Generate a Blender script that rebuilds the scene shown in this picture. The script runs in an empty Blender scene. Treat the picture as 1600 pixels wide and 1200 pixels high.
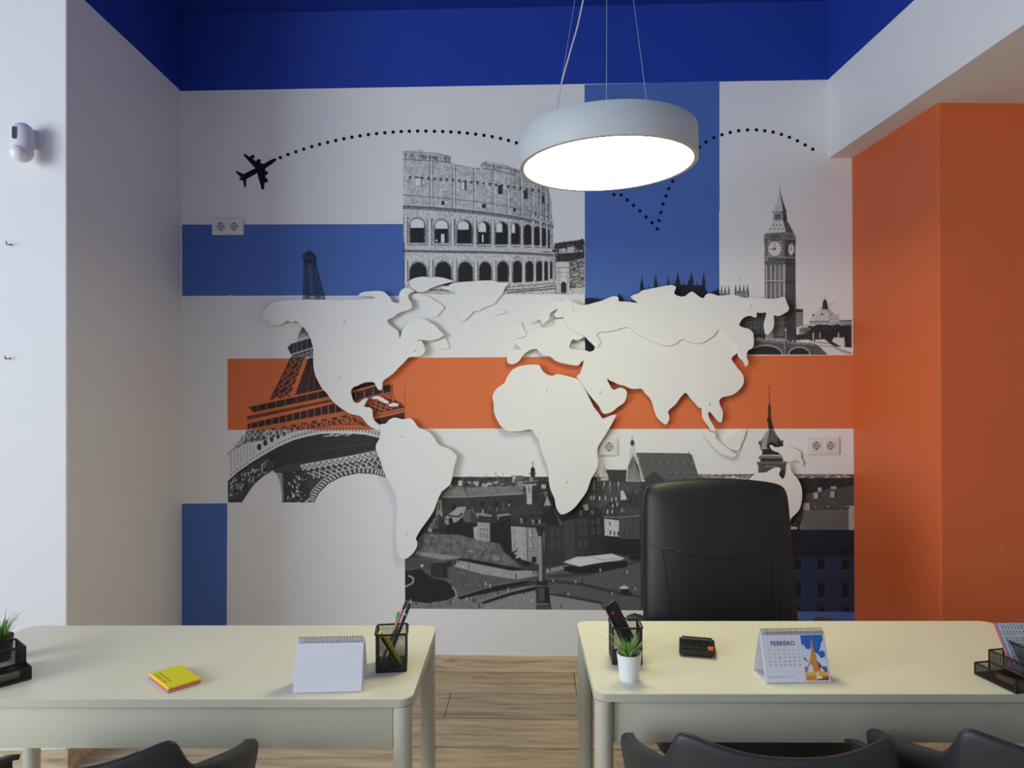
import bpy, bmesh, math, random
import numpy as np
from mathutils import Vector, Matrix

random.seed(7)
RNG = np.random.default_rng(11)
SC = bpy.context.scene
COL = SC.collection
PI = math.pi

# ------------------------------------------------------------------ camera model (1600 x 1200)
FPX = 1080.0
CAM = np.array([0.0, 0.0, 1.46])
def cam_basis(yaw=.0246, pitch=.0046, roll=.0033):
    f = np.array([math.sin(yaw)*math.cos(pitch), math.cos(yaw)*math.cos(pitch), math.sin(pitch)])
    r0 = np.array([math.cos(yaw), -math.sin(yaw), 0.0]); u0 = np.cross(r0, f)
    r = r0*math.cos(roll) - u0*math.sin(roll); u = u0*math.cos(roll) + r0*math.sin(roll)
    return r, u, f
CR, CU, CF = cam_basis()
def rays(uv):
    uv = np.atleast_2d(np.asarray(uv, float))
    return CF[None] + CR[None]*((uv[:, :1]-800)/FPX) + CU[None]*((600-uv[:, 1:2])/FPX)
def hit(uv, P, N):
    d = rays(uv); N = np.asarray(N, float)
    return CAM[None] + d*(((np.asarray(P, float)-CAM) @ N)/(d @ N))[:, None]
def on_z(u, v, z): return Vector(hit((u, v), (0, 0, z), (0, 0, 1))[0])
def on_x(u, v, x): return Vector(hit((u, v), (x, 0, 0), (1, 0, 0))[0])
def on_y(u, v, y): return Vector(hit((u, v), (0, y, 0), (0, 1, 0))[0])

# the back wall stands slightly askew to the side walls
AL = .0569
WE = np.array([math.cos(AL), -math.sin(AL), 0.0])      # along the wall, to the right
WN = np.array([math.sin(AL), math.cos(AL), 0.0])       # into the wall
WP = np.array([0.06, 3.56, 0.0])
def wall(uv, off=0.0):
    """metres (s, z) on a plane parallel to the back wall, off metres in front of it"""
    p = hit(uv, WP-WN*off, WN)
    return np.stack([(p-WP) @ WE, p[:, 2]], 1)
def wall_y(x): return WP[1] - (x-WP[0])*math.tan(AL)

XL, XB, XO = -1.641, 1.698, 1.815      # alcove side wall, beam face, orange wall
YC, YP = 2.69, 2.778                   # column face, pillar face
ZP, ZS, ZC = 3.018, 2.617, 3.42        # paint line, soffit, ceiling

# ------------------------------------------------------------------ materials
def lin(c):
    return tuple(((x/12.92) if x <= .04045 else ((x+.055)/1.055)**2.4) for x in c)
MATS = {}
def mat(name, col, rough=.5, spec=.5, metal=0.0, noise=0.0, nscale=30.0, bump=0.0, bscale=200.0, coat=0.0, emit=None, estr=0.0, sub=0.0):
    if name in MATS: return MATS[name]
    m = bpy.data.materials.new(name); m.use_nodes = True
    nt = m.node_tree; b = nt.nodes['Principled BSDF']
    b.inputs['Base Color'].default_value = (*col, 1); b.inputs['Roughness'].default_value = rough
    b.inputs['Specular IOR Level'].default_value = spec; b.inputs['Metallic'].default_value = metal
    b.inputs['Coat Weight'].default_value = coat
    if sub: b.inputs['Subsurface Weight'].default_value = sub
    if emit:
        b.inputs['Emission Color'].default_value = (*emit, 1); b.inputs['Emission Strength'].default_value = estr
    tc = nt.nodes.new('ShaderNodeTexCoord')
    if noise > 0:
        n = nt.nodes.new('ShaderNodeTexNoise'); n.inputs['Scale'].default_value = nscale; n.inputs['Detail'].default_value = 4
        nt.links.new(tc.outputs['Object'], n.inputs['Vector'])
        mx = nt.nodes.new('ShaderNodeMix'); mx.data_type = 'RGBA'
        mx.inputs['A'].default_value = (*[c*(1-noise) for c in col], 1); mx.inputs['B'].default_value = (*[min(1, c*(1+noise)) for c in col], 1)
        nt.links.new(n.outputs['Fac'], mx.inputs['Factor']); nt.links.new(mx.outputs['Result'], b.inputs['Base Color'])
    if bump > 0:
        n2 = nt.nodes.new('ShaderNodeTexNoise'); n2.inputs['Scale'].default_value = bscale; n2.inputs['Detail'].default_value = 3
        nt.links.new(tc.outputs['Object'], n2.inputs['Vector'])
        bp = nt.nodes.new('ShaderNodeBump'); bp.inputs['Strength'].default_value = bump; bp.inputs['Distance'].default_value = .002
        nt.links.new(n2.outputs['Fac'], bp.inputs['Height']); nt.links.new(bp.outputs['Normal'], b.inputs['Normal'])
    MATS[name] = m
    return m

WHITE = (.80, .795, .775)
BLUE = (.078, .155, .445)
DEEP = (.0135, .046, .345)
ORANGE = (.73, .180, .064)
M_WHITE = mat('white_wall_paint', WHITE, .7, .2, noise=.015, nscale=6, bump=.05, bscale=140)
M_DEEP = mat('deep_blue_paint', DEEP, .6, .3, noise=.05, nscale=5, bump=.05, bscale=140)
M_ORW = mat('orange_wall_paint', (.64, .128, .040), .5, .3, noise=.04, nscale=5, bump=.06, bscale=120)
M_BLUEV = mat('blue_vinyl_print', BLUE, .65, .2, noise=.02, nscale=4)
M_ORV = mat('orange_vinyl_print', ORANGE, .65, .2, noise=.02, nscale=4)
M_BLACKV = mat('black_vinyl_print', (.006, .007, .012), .6, .15, noise=.1, nscale=60)
M_MAP = mat('white_painted_board', (.82, .81, .775), .55, .35, noise=.01, nscale=20, bump=.02, bscale=300)
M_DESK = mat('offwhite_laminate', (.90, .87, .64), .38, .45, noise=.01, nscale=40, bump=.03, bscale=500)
M_DESKM = mat('powder_coat_and_edge_shade', (.52, .505, .40), .45, .4, noise=.01, nscale=60)
M_LAMP = mat('white_lamp_housing', (.54, .575, .575), .5, .4, noise=.01, nscale=40)
M_DIFF = mat('lit_lamp_diffuser', (.9, .9, .88), .4, .3, noise=.01, nscale=10, emit=(1.0, .95, .58), estr=16.6)
M_WIRE = mat('steel_wire', (.55, .56, .58), .35, .5, .7, noise=.05, nscale=90)
M_CORD = mat('pale_cord', (.62, .63, .64), .5, .4, noise=.03, nscale=90)
M_LEATH = mat('black_leatherette', (.0040, .0043, .0040), .44, .5, noise=.15, nscale=120, bump=.25, bscale=700)
M_PLAST = mat('dark_grey_plastic', (.022, .024, .026), .48, .45, noise=.08, nscale=80, bump=.08, bscale=900)
M_BLKP = mat('black_plastic', (.008, .008, .009), .32, .5, noise=.1, nscale=90)
M_MESHB = mat('black_mesh_metal', (.010, .010, .011), .38, .5, noise=.1, nscale=90)
M_PAPER = mat('white_paper', (.69, .69, .72), .7, .3, noise=.01, nscale=60)
M_POT = mat('white_plant_pot', (.78, .79, .78), .4, .4, noise=.01, nscale=60)
M_SOIL = mat('dark_soil', (.02, .016, .012), .9, .2, noise=.4, nscale=300)
M_SOCK = mat('white_socket_plastic', (.74, .73, .69), .35, .5, noise=.01, nscale=90)
M_SOCKD = mat('socket_recess', (.42, .42, .40), .5, .4, noise=.03, nscale=90)
M_DARK = mat('dark_hole', (.012, .012, .012), .6, .3, noise=.1, nscale=90)
M_RING = mat('dark_binding_wire', (.16, .16, .18), .35, .5, .6, noise=.04, nscale=90)
M_METAL = mat('chromed_steel', (.5, .5, .5), .25, .5, .9, noise=.04, nscale=90)
M_SENS = mat('white_sensor_plastic', (.72, .73, .75), .3, .5, noise=.01, nscale=90)

def wood_material(name, floor=True):
    m = bpy.data.materials.new(name); m.use_nodes = True
    nt = m.node_tree; N = nt.nodes; L = nt.links; b = N['Principled BSDF']
    geo = N.new('ShaderNodeNewGeometry')
    mp = N.new('ShaderNodeMapping'); mp.vector_type = 'POINT'
    mp.inputs['Rotation'].default_value = (0, 0, AL)
    c, s = math.cos(AL), math.sin(AL)
    lx = WP[0]*c - WP[1]*s; ly = WP[0]*s + WP[1]*c
    mp.inputs['Location'].default_value = (-lx + .261, -ly + .262 + 40*.2475, 0)
    L.new(geo.outputs['Position'], mp.inputs['Vector'])
    br = N.new('ShaderNodeTexBrick'); br.offset = .5; br.offset_frequency = 2
    br.inputs['Color1'].default_value = (.72, .72, .74, 1); br.inputs['Color2'].default_value = (1.08, 1.08, 1.08, 1)
    br.inputs['Mortar'].default_value = (.22, .22, .22, 1)
    br.inputs['Scale'].default_value = 1; br.inputs['Mortar Size'].default_value = .0030; br.inputs['Mortar Smooth'].default_value = .2
    br.inputs['Brick Width'].default_value = 1.2; br.inputs['Row Height'].default_value = .2475
    if floor: L.new(mp.outputs['Vector'], br.inputs['Vector'])
    st = N.new('ShaderNodeMapping'); st.inputs['Scale'].default_value = (1.6, 16, 16)
    L.new(mp.outputs['Vector'], st.inputs['Vector'])
    n1 = N.new('ShaderNodeTexNoise'); n1.inputs['Scale'].default_value = 1.7; n1.inputs['Detail'].default_value = 8; n1.inputs['Roughness'].default_value = .62; n1.inputs['Distortion'].default_value = .6
    L.new(st.outputs['Vector'], n1.inputs['Vector'])
    cr = N.new('ShaderNodeValToRGB')  # wood tones
    e = cr.color_ramp.elements
    e[0].position = .30; e[0].color = (.33, .245, .158, 1)
    e[1].position = .72; e[1].color = (.80, .64, .44, 1)
    k = e.new(.5); k.color = (.61, .475, .31, 1)
    L.new(n1.outputs['Fac'], cr.inputs['Fac'])
    n2 = N.new('ShaderNodeTexNoise'); n2.inputs['Scale'].default_value = 3.2; n2.inputs['Detail'].default_value = 2
    st2 = N.new('ShaderNodeMapping'); st2.inputs['Scale'].default_value = (1, 5, 5)
    L.new(mp.outputs['Vector'], st2.inputs['Vector']); L.new(st2.outputs['Vector'], n2.inputs['Vector'])
    kn = N.new('ShaderNodeMapRange'); kn.inputs['From Min'].default_value = .68; kn.inputs['From Max'].default_value = .76
    kn.inputs['To Min'].default_value = 1; kn.inputs['To Max'].default_value = .55
    L.new(n2.outputs['Fac'], kn.inputs['Value'])
    m1 = N.new('ShaderNodeMix'); m1.data_type = 'RGBA'; m1.blend_type = 'MULTIPLY'; m1.inputs['Factor'].default_value = 1
    L.new(cr.outputs['Color'], m1.inputs['A']); L.new(kn.outputs['Result'], m1.inputs['B'])
    if floor:
        m2 = N.new('ShaderNodeMix'); m2.data_type = 'RGBA'; m2.blend_type = 'MULTIPLY'; m2.inputs['Factor'].default_value = 1
        L.new(m1.outputs['Result'], m2.inputs['A']); L.new(br.outputs['Color'], m2.inputs['B'])
        L.new(m2.outputs['Result'], b.inputs['Base Color'])
    else:
        L.new(m1.outputs['Result'], b.inputs['Base Color'])
    b.inputs['Roughness'].default_value = .45; b.inputs['Specular IOR Level'].default_value = .4
    bp = N.new('ShaderNodeBump'); bp.inputs['Strength'].default_value = .15; bp.inputs['Distance'].default_value = .003
    L.new(n1.outputs['Fac'], bp.inputs['Height']); L.new(bp.outputs['Normal'], b.inputs['Normal'])
    return m
M_FLOOR = wood_material('wood_look_floor_tiles', True)
M_SKIRT = wood_material('wood_look_skirting_tiles', False)

def print_material():
    m = bpy.data.materials.new('photo_print_vinyl'); m.use_nodes = True
    nt = m.node_tree; b = nt.nodes['Principled BSDF']
    a = nt.nodes.new('ShaderNodeAttribute'); a.attribute_name = 'ink'
    nt.links.new(a.outputs['Color'], b.inputs['Base Color'])
    b.inputs['Roughness'].default_value = .65; b.inputs['Specular IOR Level'].default_value = .2
    return m
M_PRINT = print_material()

# ------------------------------------------------------------------ objects and mesh building
def link(o, parent=None):
    COL.objects.link(o)
    if parent: o.parent = parent
    return o
def smooth(me, ang=40):
    for p in me.polygons: p.use_smooth = True
    try: me.set_sharp_from_angle(angle=math.radians(ang))
    except Exception: pass
def obj(name, bm, m, parent=None, loc=(0, 0, 0), rot=(0, 0, 0), ang=40, flat=False):
    bmesh.ops.recalc_face_normals(bm, faces=bm.faces)
    me = bpy.data.meshes.new(name); bm.to_mesh(me); bm.free()
    for x in (m if isinstance(m, (list, tuple)) else [m]): me.materials.append(x)
    if not flat: smooth(me, ang)
    o = bpy.data.objects.new(name, me); o.location = loc; o.rotation_euler = rot
    return link(o, parent)
def tag(o, label, cat, group=None):
    o['label'] = label; o['category'] = cat
    if group: o['group'] = group
    return o
def thing(name, label, cat, loc=(0, 0, 0), rz=0.0, group=None):
    o = bpy.data.objects.new(name, None); o.location = loc; o.rotation_euler = (0, 0, rz); o.empty_display_size = .05
    link(o); return tag(o, label, cat, group)
def struct(o):
    o['kind'] = 'structure'; return o
def NB(): return bmesh.new()
def box(bm, c, s, M=None, bev=0.0, seg=2):
    r = bmesh.ops.create_cube(bm, size=1.0)
    vs = r['verts']
    bmesh.ops.scale(bm, vec=s, verts=vs); 
    if bev > 0:
        es = list({e for v in vs for e in v.link_edges})
        rr = bmesh.ops.bevel(bm, geom=es, offset=bev, segments=seg, profile=.5, affect='EDGES')
        vs = list({v for f in rr['faces'] for v in f.verts} | {v for v in vs if v.is_valid})
    bmesh.ops.translate(bm, vec=c, verts=vs)
    if M is not None: bmesh.ops.transform(bm, matrix=M, verts=vs)
    return vs
def cyl(bm, c, r, h, M=None, seg=24, r2=None, caps=True):
    q = bmesh.ops.create_cone(bm, cap_ends=caps, cap_tris=False, segments=seg, radius1=r, radius2=r if r2 is None else r2, depth=h)
    bmesh.ops.translate(bm, vec=c, verts=q['verts'])
    if M is not None: bmesh.ops.transform(bm, matrix=M, verts=q['verts'])
    return q['verts']
def lathe(bm, prof, seg=32, M=None):
    """prof: list of (r, z); r=0 ends close"""
    rings = []; new = []
    for r, z in prof:
        if r <= 1e-6:
            v = bm.verts.new((0, 0, z)); rings.append([v]); new.append(v)
        else:
            ring = [bm.verts.new((r*math.cos(2*PI*i/seg), r*math.sin(2*PI*i/seg), z)) for i in range(seg)]
            rings.append(ring); new += ring
    for a, b in zip(rings, rings[1:]):
        for i in range(seg):
            j = (i+1) % seg
            f = [a[i % len(a)], a[j % len(a)], b[j % len(b)], b[i % len(b)]]
            f = list(dict.fromkeys(f))
            if len(f) >= 3:
                try: bm.faces.new(f)
                except ValueError: pass
    if M is not None: bmesh.ops.transform(bm, matrix=M, verts=new)
    return new
def tube(bm, pts, r, seg=8, closed=False):
    pts = [Vector(p) for p in pts]; n = len(pts); rings = []
    nrm = None
    for i, p in enumerate(pts):
        a = pts[i-1] if (i > 0 or closed) else pts[i]; b = pts[(i+1) % n] if (i < n-1 or closed) else pts[i]
        t = (b-a).normalized()
        if nrm is None:
            nrm = t.orthogonal().normalized()
        else:
            nrm = (nrm - t*nrm.dot(t)).normalized()
        bi = t.cross(nrm)
        rr = r[i] if isinstance(r, (list, tuple)) else r
        rings.append([bm.verts.new(p + (nrm*math.cos(2*PI*k/seg) + bi*math.sin(2*PI*k/seg))*rr) for k in range(seg)])
    for i in range(n if closed else n-1):
        A = rings[i]; Bq = rings[(i+1) % n]
        for k in range(seg):
            bm.faces.new((A[k], A[(k+1) % seg], Bq[(k+1) % seg], Bq[k]))
    if not closed:
        bm.faces.new(rings[0][::-1]); bm.faces.new(rings[-1])
def prism(bm, pts, z0, z1, M=None):
    lo = [bm.verts.new((x, y, z0)) for x, y in pts]; hi = [bm.verts.new((x, y, z1)) for x, y in pts]
    bm.faces.new(lo[::-1]); bm.faces.new(hi)
    n = len(pts)
    for i in range(n): bm.faces.new((lo[i], lo[(i+1) % n], hi[(i+1) % n], hi[i]))
    if M is not None: bmesh.ops.transform(bm, matrix=M, verts=lo+hi)
    return lo+hi
def rrect(w, d, r, seg=6):
    out = []
    for cx, cy, a0 in ((w/2-r, d/2-r, 0), (-w/2+r, d/2-r, 90), (-w/2+r, -d/2+r, 180), (w/2-r, -d/2+r, 270)):
        for k in range(seg+1):
            a = math.radians(a0+90*k/seg); out.append((cx+r*math.cos(a), cy+r*math.sin(a)))
    return out
def quad(bm, *pts): return bm.faces.new([bm.verts.new(p) for p in pts])
def RX(a): return Matrix.Rotation(a, 4, 'X')
def RY(a): return Matrix.Rotation(a, 4, 'Y')
def RZ(a): return Matrix.Rotation(a, 4, 'Z')
def TR(*v): return Matrix.Translation(Vector(v if len(v) == 3 else v[0]))
def bar(bm, p, q, w, h=None):
    """square bar from p to q"""
    p = Vector(p); q = Vector(q); d = q-p; L = d.length
    if L < 1e-6: return
    M = d.to_track_quat('Z', 'Y').to_matrix().to_4x4(); M.translation = (p+q)/2
    box(bm, (0, 0, 0), (w, h or w, L), M)

# ------------------------------------------------------------------ the room
def wpt(s, z, off=0.0):
    p = WP + WE*s - WN*off
    return Vector((p[0], p[1], z))
def s_of_x(x): return (x-WP[0])/math.cos(AL)
def wall_strip(bm, faces):
    for pts, mi in faces:
        f = quad(bm, *pts); f.material_index = mi

# back wall: a slab with the deep blue paint above the print
bm = NB()
s0, s1 = s_of_x(-1.75), s_of_x(3.6)
for za, zb, mi in ((0, ZP, 0), (ZP, ZC, 1)):
    f = quad(bm, wpt(s0, za), wpt(s1, za), wpt(s1, zb), wpt(s0, zb)); f.material_index = mi
    f = quad(bm, wpt(s0, za, -.12), wpt(s1, za, -.12), wpt(s1, zb, -.12), wpt(s0, zb, -.12)); f.material_index = mi
for sx in (s0, s1): quad(bm, wpt(sx, 0), wpt(sx, 0, -.12), wpt(sx, ZC, -.12), wpt(sx, ZC))
bmesh.ops.remove_doubles(bm, verts=bm.verts, dist=1e-5)
struct(obj('wall_back', bm, [M_WHITE, M_DEEP], flat=True))

# column on the left: its front catches the daylight, its side closes the alcove
bm = NB()
def block(bm, x0, x1, y0, y1, z0, z1, mi):
    n = len(bm.faces)
    vs = box(bm, ((x0+x1)/2, (y0+y1)/2, (z0+z1)/2), (x1-x0, y1-y0, z1-z0))
    bm.faces.ensure_lookup_table()
    for f in bm.faces[n:]: f.material_index = mi
    return vs
ya = wall_y(XL)
c_pts = [(-4.3, YC), (XL-.006, YC), (XL-.0018, YC+.0018), (XL, YC+.006), (XL, ya), (-4.3, ya)]
for i in range(6):
    (xa, y1_), (xb_, y2_) = c_pts[i], c_pts[(i+1) % 6]
    for za, zb, mi in ((0, ZP, 0), (ZP, ZC, 1)):
        f = quad(bm, (xa, y1_, za), (xb_, y2_, za), (xb_, y2_, zb), (xa, y1_, zb))
        f.material_index = mi if i in (2, 3) else 0
bmesh.ops.remove_doubles(bm, verts=bm.verts, dist=1e-5)
struct(obj('wall_left', bm, [M_WHITE, M_DEEP], flat=True))

# orange wall and pillar on the right
bm = NB()
q = [(XO, wall_y(XO)), (XO, YP+.007), (XO+.002, YP+.002), (XO+.007, YP), (3.6, YP), (3.6, wall_y(3.6))]
prism(bm, q, 0, ZS)
o = struct(obj('wall_right', bm, M_ORW, flat=True))
# a faint filled patch in the plaster of the pillar
nt = M_ORW.node_tree; pb = nt.nodes['Principled BSDF']
src = pb.inputs['Base Color'].links[0].from_socket
gp = nt.nodes.new('ShaderNodeNewGeometry'); vd = nt.nodes.new('ShaderNodeVectorMath'); vd.operation = 'DISTANCE'
nt.links.new(gp.outputs['Position'], vd.inputs[0]); vd.inputs[1].default_value = on_y(1560, 868, YP)
mr = nt.nodes.new('ShaderNodeMapRange'); mr.inputs['From Min'].default_value = .02; mr.inputs['From Max'].default_value = .075; mr.inputs['To Min'].default_value = 1; mr.inputs['To Max'].default_value = 0
nt.links.new(vd.outputs['Value'], mr.inputs['Value'])
pn = nt.nodes.new('ShaderNodeTexNoise'); pn.inputs['Scale'].default_value = 42; pn.inputs['Detail'].default_value = 3; nt.links.new(gp.outputs['Position'], pn.inputs['Vector'])
pr = nt.nodes.new('ShaderNodeMapRange'); pr.inputs['From Min'].default_value = .48; pr.inputs['From Max'].default_value = .62; nt.links.new(pn.outputs['Fac'], pr.inputs['Value'])
pm_ = nt.nodes.new('ShaderNodeMath'); pm_.operation = 'MULTIPLY'; nt.links.new(mr.outputs['Result'], pm_.inputs[0]); nt.links.new(pr.outputs['Result'], pm_.inputs[1])
px_ = nt.nodes.new('ShaderNodeMix'); px_.data_type = 'RGBA'; nt.links.new(pm_.outputs[0], px_.inputs['Factor']); nt.links.new(src, px_.inputs['A']); px_.inputs['B'].default_value = (.66, .158, .064, 1)
nt.links.new(px_.outputs['Result'], pb.inputs['Base Color'])
# dropped ceiling along the right side, its face painted like the walls
bm = NB()
yb_ = wall_y(XB)
for za, zb, mi in ((ZS, ZP, 0), (ZP, ZC, 1)):
    f = quad(bm, (XB, -3.2, za), (XB, yb_, za), (XB, yb_, zb), (XB, -3.2, zb)); f.material_index = mi
quad(bm, (XB, -3.2, ZS), (3.6, -3.2, ZS), (3.6, wall_y(3.6), ZS), (XB, yb_, ZS))
bmesh.ops.remove_doubles(bm, verts=bm.verts, dist=1e-5)
struct(obj('ceiling_dropped', bm, [M_WHITE, M_DEEP], flat=True))
bm = NB()
block(bm, -4.3, 3.6, -3.2, 3.9, ZC, ZC+.1, 0)
struct(obj('ceiling', bm, [M_DEEP], flat=True))
bm = NB()
block(bm, -4.5, 3.7, -3.3, 3.9, -.1, 0, 0)
struct(obj('floor', bm, [M_FLOOR], flat=True))

# walls out of the frame, with the shop windows that let the daylight in
def wall_with_hole(name, fixed, axis, a0, a1, h0, h1, z0, z1, th):
    bm = NB()
    def b(u0, u1, za, zb):
        if axis == 'x': box(bm, (fixed, (u0+u1)/2, (za+zb)/2), (th, u1-u0, zb-za))
        else: box(bm, ((u0+u1)/2, fixed, (za+zb)/2), (u1-u0, th, zb-za))
    b(a0, h0, 0, ZC); b(h1, a1, 0, ZC); b(h0, h1, 0, z0); b(h0, h1, z1, ZC)
    return struct(obj(name, bm, M_WHITE, flat=True))
W1 = (-2.9, .8, .75, 2.95)
wall_with_hole('wall_shopfront', -4.36, 'x', -3.3, 2.69, W1[0], W1[1], W1[2], W1[3], .12)
W2 = (-2.6, 2.4, .15, 2.5)
wall_with_hole('wall_front', -3.26, 'y', -4.3, 3.6, W2[0], W2[1], W2[2], W2[3], .12)
bm = NB(); box(bm, (3.65, -.2, ZS/2), (.1, 6.0, ZS)); struct(obj('wall_far_right', bm, mat('pale_grey_wall_paint', (.64, .62, .60), .7, .2, noise=.02, nscale=6), flat=True))
M_FRAME = mat('white_window_frame', (.7, .7, .7), .4, .5, noise=.01)
def win_frame(name, fixed, axis, u0, u1, z0, z1):
    bm = NB()
    def b(ua, ub, za, zb):
        if axis == 'x': box(bm, (fixed, (ua+ub)/2, (za+zb)/2), (.06, ub-ua, zb-za))
        else: box(bm, ((ua+ub)/2, fixed, (za+zb)/2), (ub-ua, .06, zb-za))
    b(u0, u0+.05, z0, z1); b(u1-.05, u1, z0, z1); b(u0, u1, z0, z0+.05); b(u0, u1, z1-.05, z1)
    um = (u0+u1)/2; b(um-.025, um+.025, z0, z1)
    struct(obj(name, bm, M_FRAME, flat=True))
win_frame('window_1', -4.36, 'x', *W1); win_frame('window_2', -3.26, 'y', *W2)

# skirting: the floor tile carried up the wall
bm = NB(); sk = .081
a, b_ = s_of_x(XL), s_of_x(XO)
prism(bm, [(0, 0), (b_-a, 0), (b_-a, .010), (0, .010)], 0, sk)
o = struct(obj('baseboard_back', bm, M_SKIRT, loc=wpt(a, 0, .0101), rot=(0, 0, -AL), flat=True))
bm = NB(); prism(bm, [(XL, YC-.01), (XL+.010, YC-.01), (XL+.010, wall_y(XL)-.012), (XL, wall_y(XL)-.012)], 0, sk)
prism(bm, [(-4.29, YC-.01), (XL, YC-.01), (XL, YC), (-4.29, YC)], 0, sk)
struct(obj('baseboard_left', bm, M_SKIRT, flat=True))
bm = NB(); prism(bm, [(XO-.01, YP-.01), (3.58, YP-.01), (3.58, YP), (XO, YP), (XO, wall_y(XO)-.012), (XO-.01, wall_y(XO)-.012)], 0, sk)
struct(obj('baseboard_right', bm, M_SKIRT, flat=True))

# ------------------------------------------------------------------ the printed mural
MUR = thing('printed_mural', 'large printed travel mural of city landmarks in blue, white and orange blocks', 'mural', wpt(0, 0), -AL)
def loc2(uv, off):
    return wall(uv, off)
def mur_poly(bm, uv, off, mi=0):
    p = loc2(uv, off)
    f = bm.faces.new([bm.verts.new((x, -off, z)) for x, z in p]); f.material_index = mi; return f
def mur_block(name, uv, m, label=None, off=.0006):
    bm = NB(); mur_poly(bm, uv, off)
    o = obj(name, bm, m, MUR, flat=True)
    if label: o['label'] = label
    return o
mur_block('colour_block', [(284.5, 351), (630, 350), (630, 461.5), (284.5, 462.5)], M_BLUEV, 'blue block left of the amphitheatre print')
mur_block('colour_block', [(913.2, 132.2), (1124, 126.6), (1124, 559), (914, 559)], M_BLUEV, 'tall blue block behind the lamp')
mur_block('colour_block', [(284, 787), (355, 786.5), (354, 1040), (284, 1040)], M_BLUEV, 'blue block in the lower left corner')
mur_block('colour_block', [(1232, 955), (1335.5, 955), (1336, 986), (1232, 986)], M_BLUEV, 'blue strip beside the black chair')
mur_block('colour_block', [(356, 561), (914, 557.3), (1333.5, 555), (1334.5, 669), (914, 671), (356, 672)], M_ORV, 'long orange band', off=.0008)

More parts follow.
